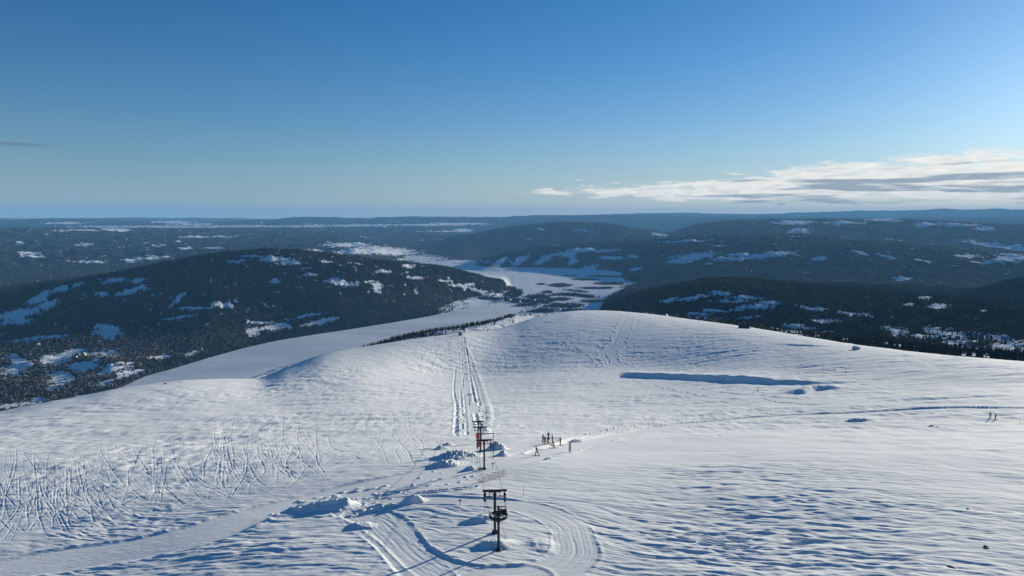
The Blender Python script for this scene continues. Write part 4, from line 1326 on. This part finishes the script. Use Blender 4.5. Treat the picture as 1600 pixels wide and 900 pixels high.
def on_valley(px, py, rmin=0, rmax=1e9):
    th, e = pe(px, py)
    i = int(round(np.interp(float(th), THV, np.arange(len(THV)))))
    ee = (ZV[i] - CAMZ) / RV[i]
    ok = np.where((RV[i] > rmin) & (RV[i] < rmax))[0]
    cross = [j for j in ok[:-1] if ee[j] <= e < ee[j + 1]]
    j = cross[0] if cross else ok[np.argmin(np.abs(ee[ok] - e))]
    return XV[i, j], YV[i, j], max(ZV[i, j], 0)


house('cabin', *on_valley(683, 523.5, 950, 1500), 9, 6, 2.6, R(70), 'left one of two brown cabins on the shoulder left of the lower lift station', 'cabin', 'old_wood')
house('cabin', *on_valley(691, 522.5, 950, 1500), 6, 5, 2.4, R(80), 'right one of two brown cabins on the shoulder left of the lower lift station', 'cabin', 'dark_wood')
for k, (a, c) in enumerate([(1010, 490), (1020, 491), (1041, 493.5), (1058, 495), (1076, 497), (1091, 498), (1103, 499)]):
    house('cabin', *on_valley(a, c + 1, 1000, 1900), 8, 6, 2.0, random.uniform(-1, 1), 'small snow-roofed cabin in the row just beyond the crest of the hill', 'cabin', ['dark_wood', 'old_wood'][k % 2], group='cabins beyond the crest', chimney=True)
vill = [(768, 457), (776, 461), (784, 458), (792, 465), (800, 462), (797, 470), (806, 468), (812, 474), (822, 470), (829, 475), (836, 471), (842, 476), (835, 480), (846, 482), (855, 479), (862, 484), (872, 483), (880, 485), (784, 470), (776, 472), (826, 463), (818, 459), (890, 478), (852, 470)]
for k, (a, c) in enumerate(vill):
    x, y, z = on_valley(a, c, 2600, 5200)
    house('village_house', x, y, z, random.uniform(10, 15), random.uniform(14, 22), random.uniform(5, 7), random.uniform(0, 3.1), 'small snow-roofed house in the village at the head of the frozen lake', 'house', ['red_wood', 'white_paint', 'old_wood', 'white_paint', 'dark_wood'][k % 5], group='houses of the village at the head of the lake', windows=3)
for k, (a, c) in enumerate([(158, 576), (172, 572), (150, 566), (190, 569), (120, 560), (60, 540), (45, 537), (133, 554), (215, 561)]):
    x, y, z = on_valley(a, c, 1500, 3200)
    house('farm_house', x, y, z, random.uniform(7, 9), random.uniform(9, 13), 4.5, random.uniform(0, 3.1), 'small farm house among the fields on the left shore of the lake', 'house', ['red_wood', 'white_paint', 'dark_wood'][k % 3], group='farm houses left of the lake')
# road along the shore, a dark cleared strip
rp = [on_valley(a, c, 1500, 3200) for a, c in [(150, 601), (160, 597), (170, 592), (178, 586), (181, 581), (188, 577), (197, 574)]]
mb = MB().mat('roof_dark')
rv = [Vector(p) + Vector((0, 0, 2.2)) for p in rp]
for p, q in zip(rv[:-1], rv[1:]):
    d = (q - p).normalized(); n_ = Vector((-d.y, d.x, 0)).normalized() * 4
    mb._f([mb.bm.verts.new(w) for w in (p - n_, q - n_, q + n_, p + n_)])
ro2 = mb.build('road'); tag(ro2, kind='structure')

# ---------------------------------------------------------------- air
hz = MB()
hz.box((0, 17000, 405), (90000, 39000, 830))
hz_o = hz.build('haze'); tag(hz_o, 'thin blue winter haze filling the valley air', kind='stuff')
m = bpy.data.materials.new('haze_air'); m.use_nodes = True; m.node_tree.nodes.clear()
t = NT(m.node_tree)
pv = t.n('ShaderNodeVolumePrincipled'); out = t.n('ShaderNodeOutputMaterial')
pv.inputs['Color'].default_value = (.21, .51, .90, 1); pv.inputs['Density'].default_value = 3.2e-5; pv.inputs['Anisotropy'].default_value = .0
m.node_tree.links.new(pv.outputs[0], out.inputs['Volume'])
hz_o.data.materials.append(m)
try: m.cycles.volume_sampling = 'DISTANCE'
except Exception: pass

# ---------------------------------------------------------------- light
sd = bpy.data.lights.new('sun', 'SUN'); sd.energy = 4.2; sd.angle = R(.53); sd.color = (1.0, .93, .75)
so = link(bpy.data.objects.new('sun', sd))
sdir = Vector((math.sin(SUN_AZ) * math.cos(SUN_EL), math.cos(SUN_AZ) * math.cos(SUN_EL), math.sin(SUN_EL)))
so.rotation_euler = sdir.to_track_quat('Z', 'Y').to_euler()

w = bpy.data.worlds.new('World'); SC.world = w; w.use_nodes = True; w.node_tree.nodes.clear()
t = NT(w.node_tree)
out = t.n('ShaderNodeOutputWorld'); bg = t.n('ShaderNodeBackground')
sky = t.n('ShaderNodeTexSky', sky_type='NISHITA', sun_disc=False, sun_elevation=SUN_EL, sun_rotation=SUN_AZ, altitude=900., air_density=1.0, dust_density=.45, ozone_density=7.0)
tc = t.n('ShaderNodeTexCoord')
sx = t.n('ShaderNodeSeparateXYZ', ins={0: tc.outputs['Generated']})
dx, dy, dz = sx.outputs
az = t.m('ARCTAN2', dx, dy)
el = t.m('DIVIDE', dz, t.m('SQRT', t.m('ADD', t.m('MULTIPLY', dx, dx), t.m('MULTIPLY', dy, dy))))
cv = t.n('ShaderNodeCombineXYZ', ins={0: t.m('MULTIPLY', az, 13.), 1: t.m('MULTIPLY', el, 70.), 2: 3.3})
cv2 = t.n('ShaderNodeCombineXYZ', ins={0: t.m('MULTIPLY', az, 5.5), 1: t.m('MULTIPLY', el, 105.), 2: 8.1})
nA = t.noise(cv.outputs[0], 1.5, 8, .58, .5)
nB = t.noise(cv2.outputs[0], 1.0, 6, .55, .3)
# the bank thickens to the right: top and base of the cloud against azimuth (radians)
top = t.m('ADD', .037, t.m('MULTIPLY', t.smooth(az, .0, .70), .043))
base_ = t.m('ADD', .030, t.m('MULTIPLY', t.smooth(az, .0, .35), -.014))
up = t.m('DIVIDE', t.m('SUBTRACT', top, el), .011)
dn = t.m('DIVIDE', t.m('SUBTRACT', el, base_), .007)
env = t.m('MINIMUM', t.m('MINIMUM', up, dn), 1.)
env = t.m('ADD', env, t.m('MULTIPLY', t.m('SUBTRACT', t.smooth(az, -.10, .07), 1.), 1.6))
den = t.m('ADD', env, t.m('ADD', t.m('MULTIPLY', t.m('SUBTRACT', nA, .5), 5.2), .25))
cl = t.smooth(den, .05, 1.15)
grey = t.smooth(t.m('ADD', nB, t.m('MULTIPLY', t.m('SUBTRACT', t.m('DIVIDE', el, top), .5), -.20)), .46, .56)
nC = t.noise(cv.outputs[0], 3.2, 6, .6, .4)
ccol = t.mix(t.smooth(nC, .35, .68), (7.8, 7.5, 6.9, 1), (6.3, 6.3, 6.1, 1))
ccol = t.mix(grey, ccol, (2.7, 3.0, 3.5, 1))
# small dark streak at the far left
st1 = t.m('MULTIPLY', t.smooth(t.m('ABSOLUTE', t.m('ADD', az, .62)), .05, .0), t.smooth(t.m('ABSOLUTE', t.m('SUBTRACT', el, t.m('ADD', .079, t.m('MULTIPLY', nB, .008)))), .0035, .0))
tint = t.n('ShaderNodeMix', data_type='RGBA', blend_type='MULTIPLY', ins={0: 1.0, 6: sky.outputs[0], 7: t.mix(t.smooth(az, .05, .75), (.70, 1.03, .93, 1), (1.08, 1.08, .93, 1))}).outputs[2]
pale = t.mix(t.smooth(az, -.55, .5), (2.8, 3.5, 3.8, 1), (5.7, 5.4, 4.8, 1))
lowf = t.m('MULTIPLY', t.m('POWER', 2.718, t.m('MULTIPLY', t.m('MAXIMUM', el, 0.), -12.)), .97)
colr = t.mix(t.m('MULTIPLY', cl, .96), t.mix(lowf, tint, pale), ccol)
colr = t.mix(t.m('MULTIPLY', st1, .8), colr, (.95, 1.4, 1.9, 1))
t.put(bg.inputs[0], colr); bg.inputs[1].default_value = .078
w.node_tree.links.new(bg.outputs[0], out.inputs[0])

# ---------------------------------------------------------------- camera and render
cd = bpy.data.cameras.new('camera'); cam = link(bpy.data.objects.new('camera', cd))
cd.sensor_width = 36; cd.lens = 36 * F / 1600; cd.clip_start = .5; cd.clip_end = 120000
cam.location = (0, 0, CAMZ); cam.rotation_euler = (R(90) - PITCH, 0, 0)
SC.camera = cam
SC.view_settings.view_transform = 'Standard'; SC.view_settings.look = 'None'; SC.view_settings.exposure = .75; SC.view_settings.gamma = 1.0
SC.render.engine = 'CYCLES'
cy = SC.cycles
cy.max_bounces = 5; cy.diffuse_bounces = 2; cy.glossy_bounces = 1; cy.transmission_bounces = 1; cy.volume_bounces = 1; cy.transparent_max_bounces = 4
cy.caustics_reflective = False; cy.caustics_refractive = False
cy.use_denoising = True
cy.denoiser = 'OPENIMAGEDENOISE'
cy.sample_clamp_indirect = 2
cy.sample_clamp_direct = 4
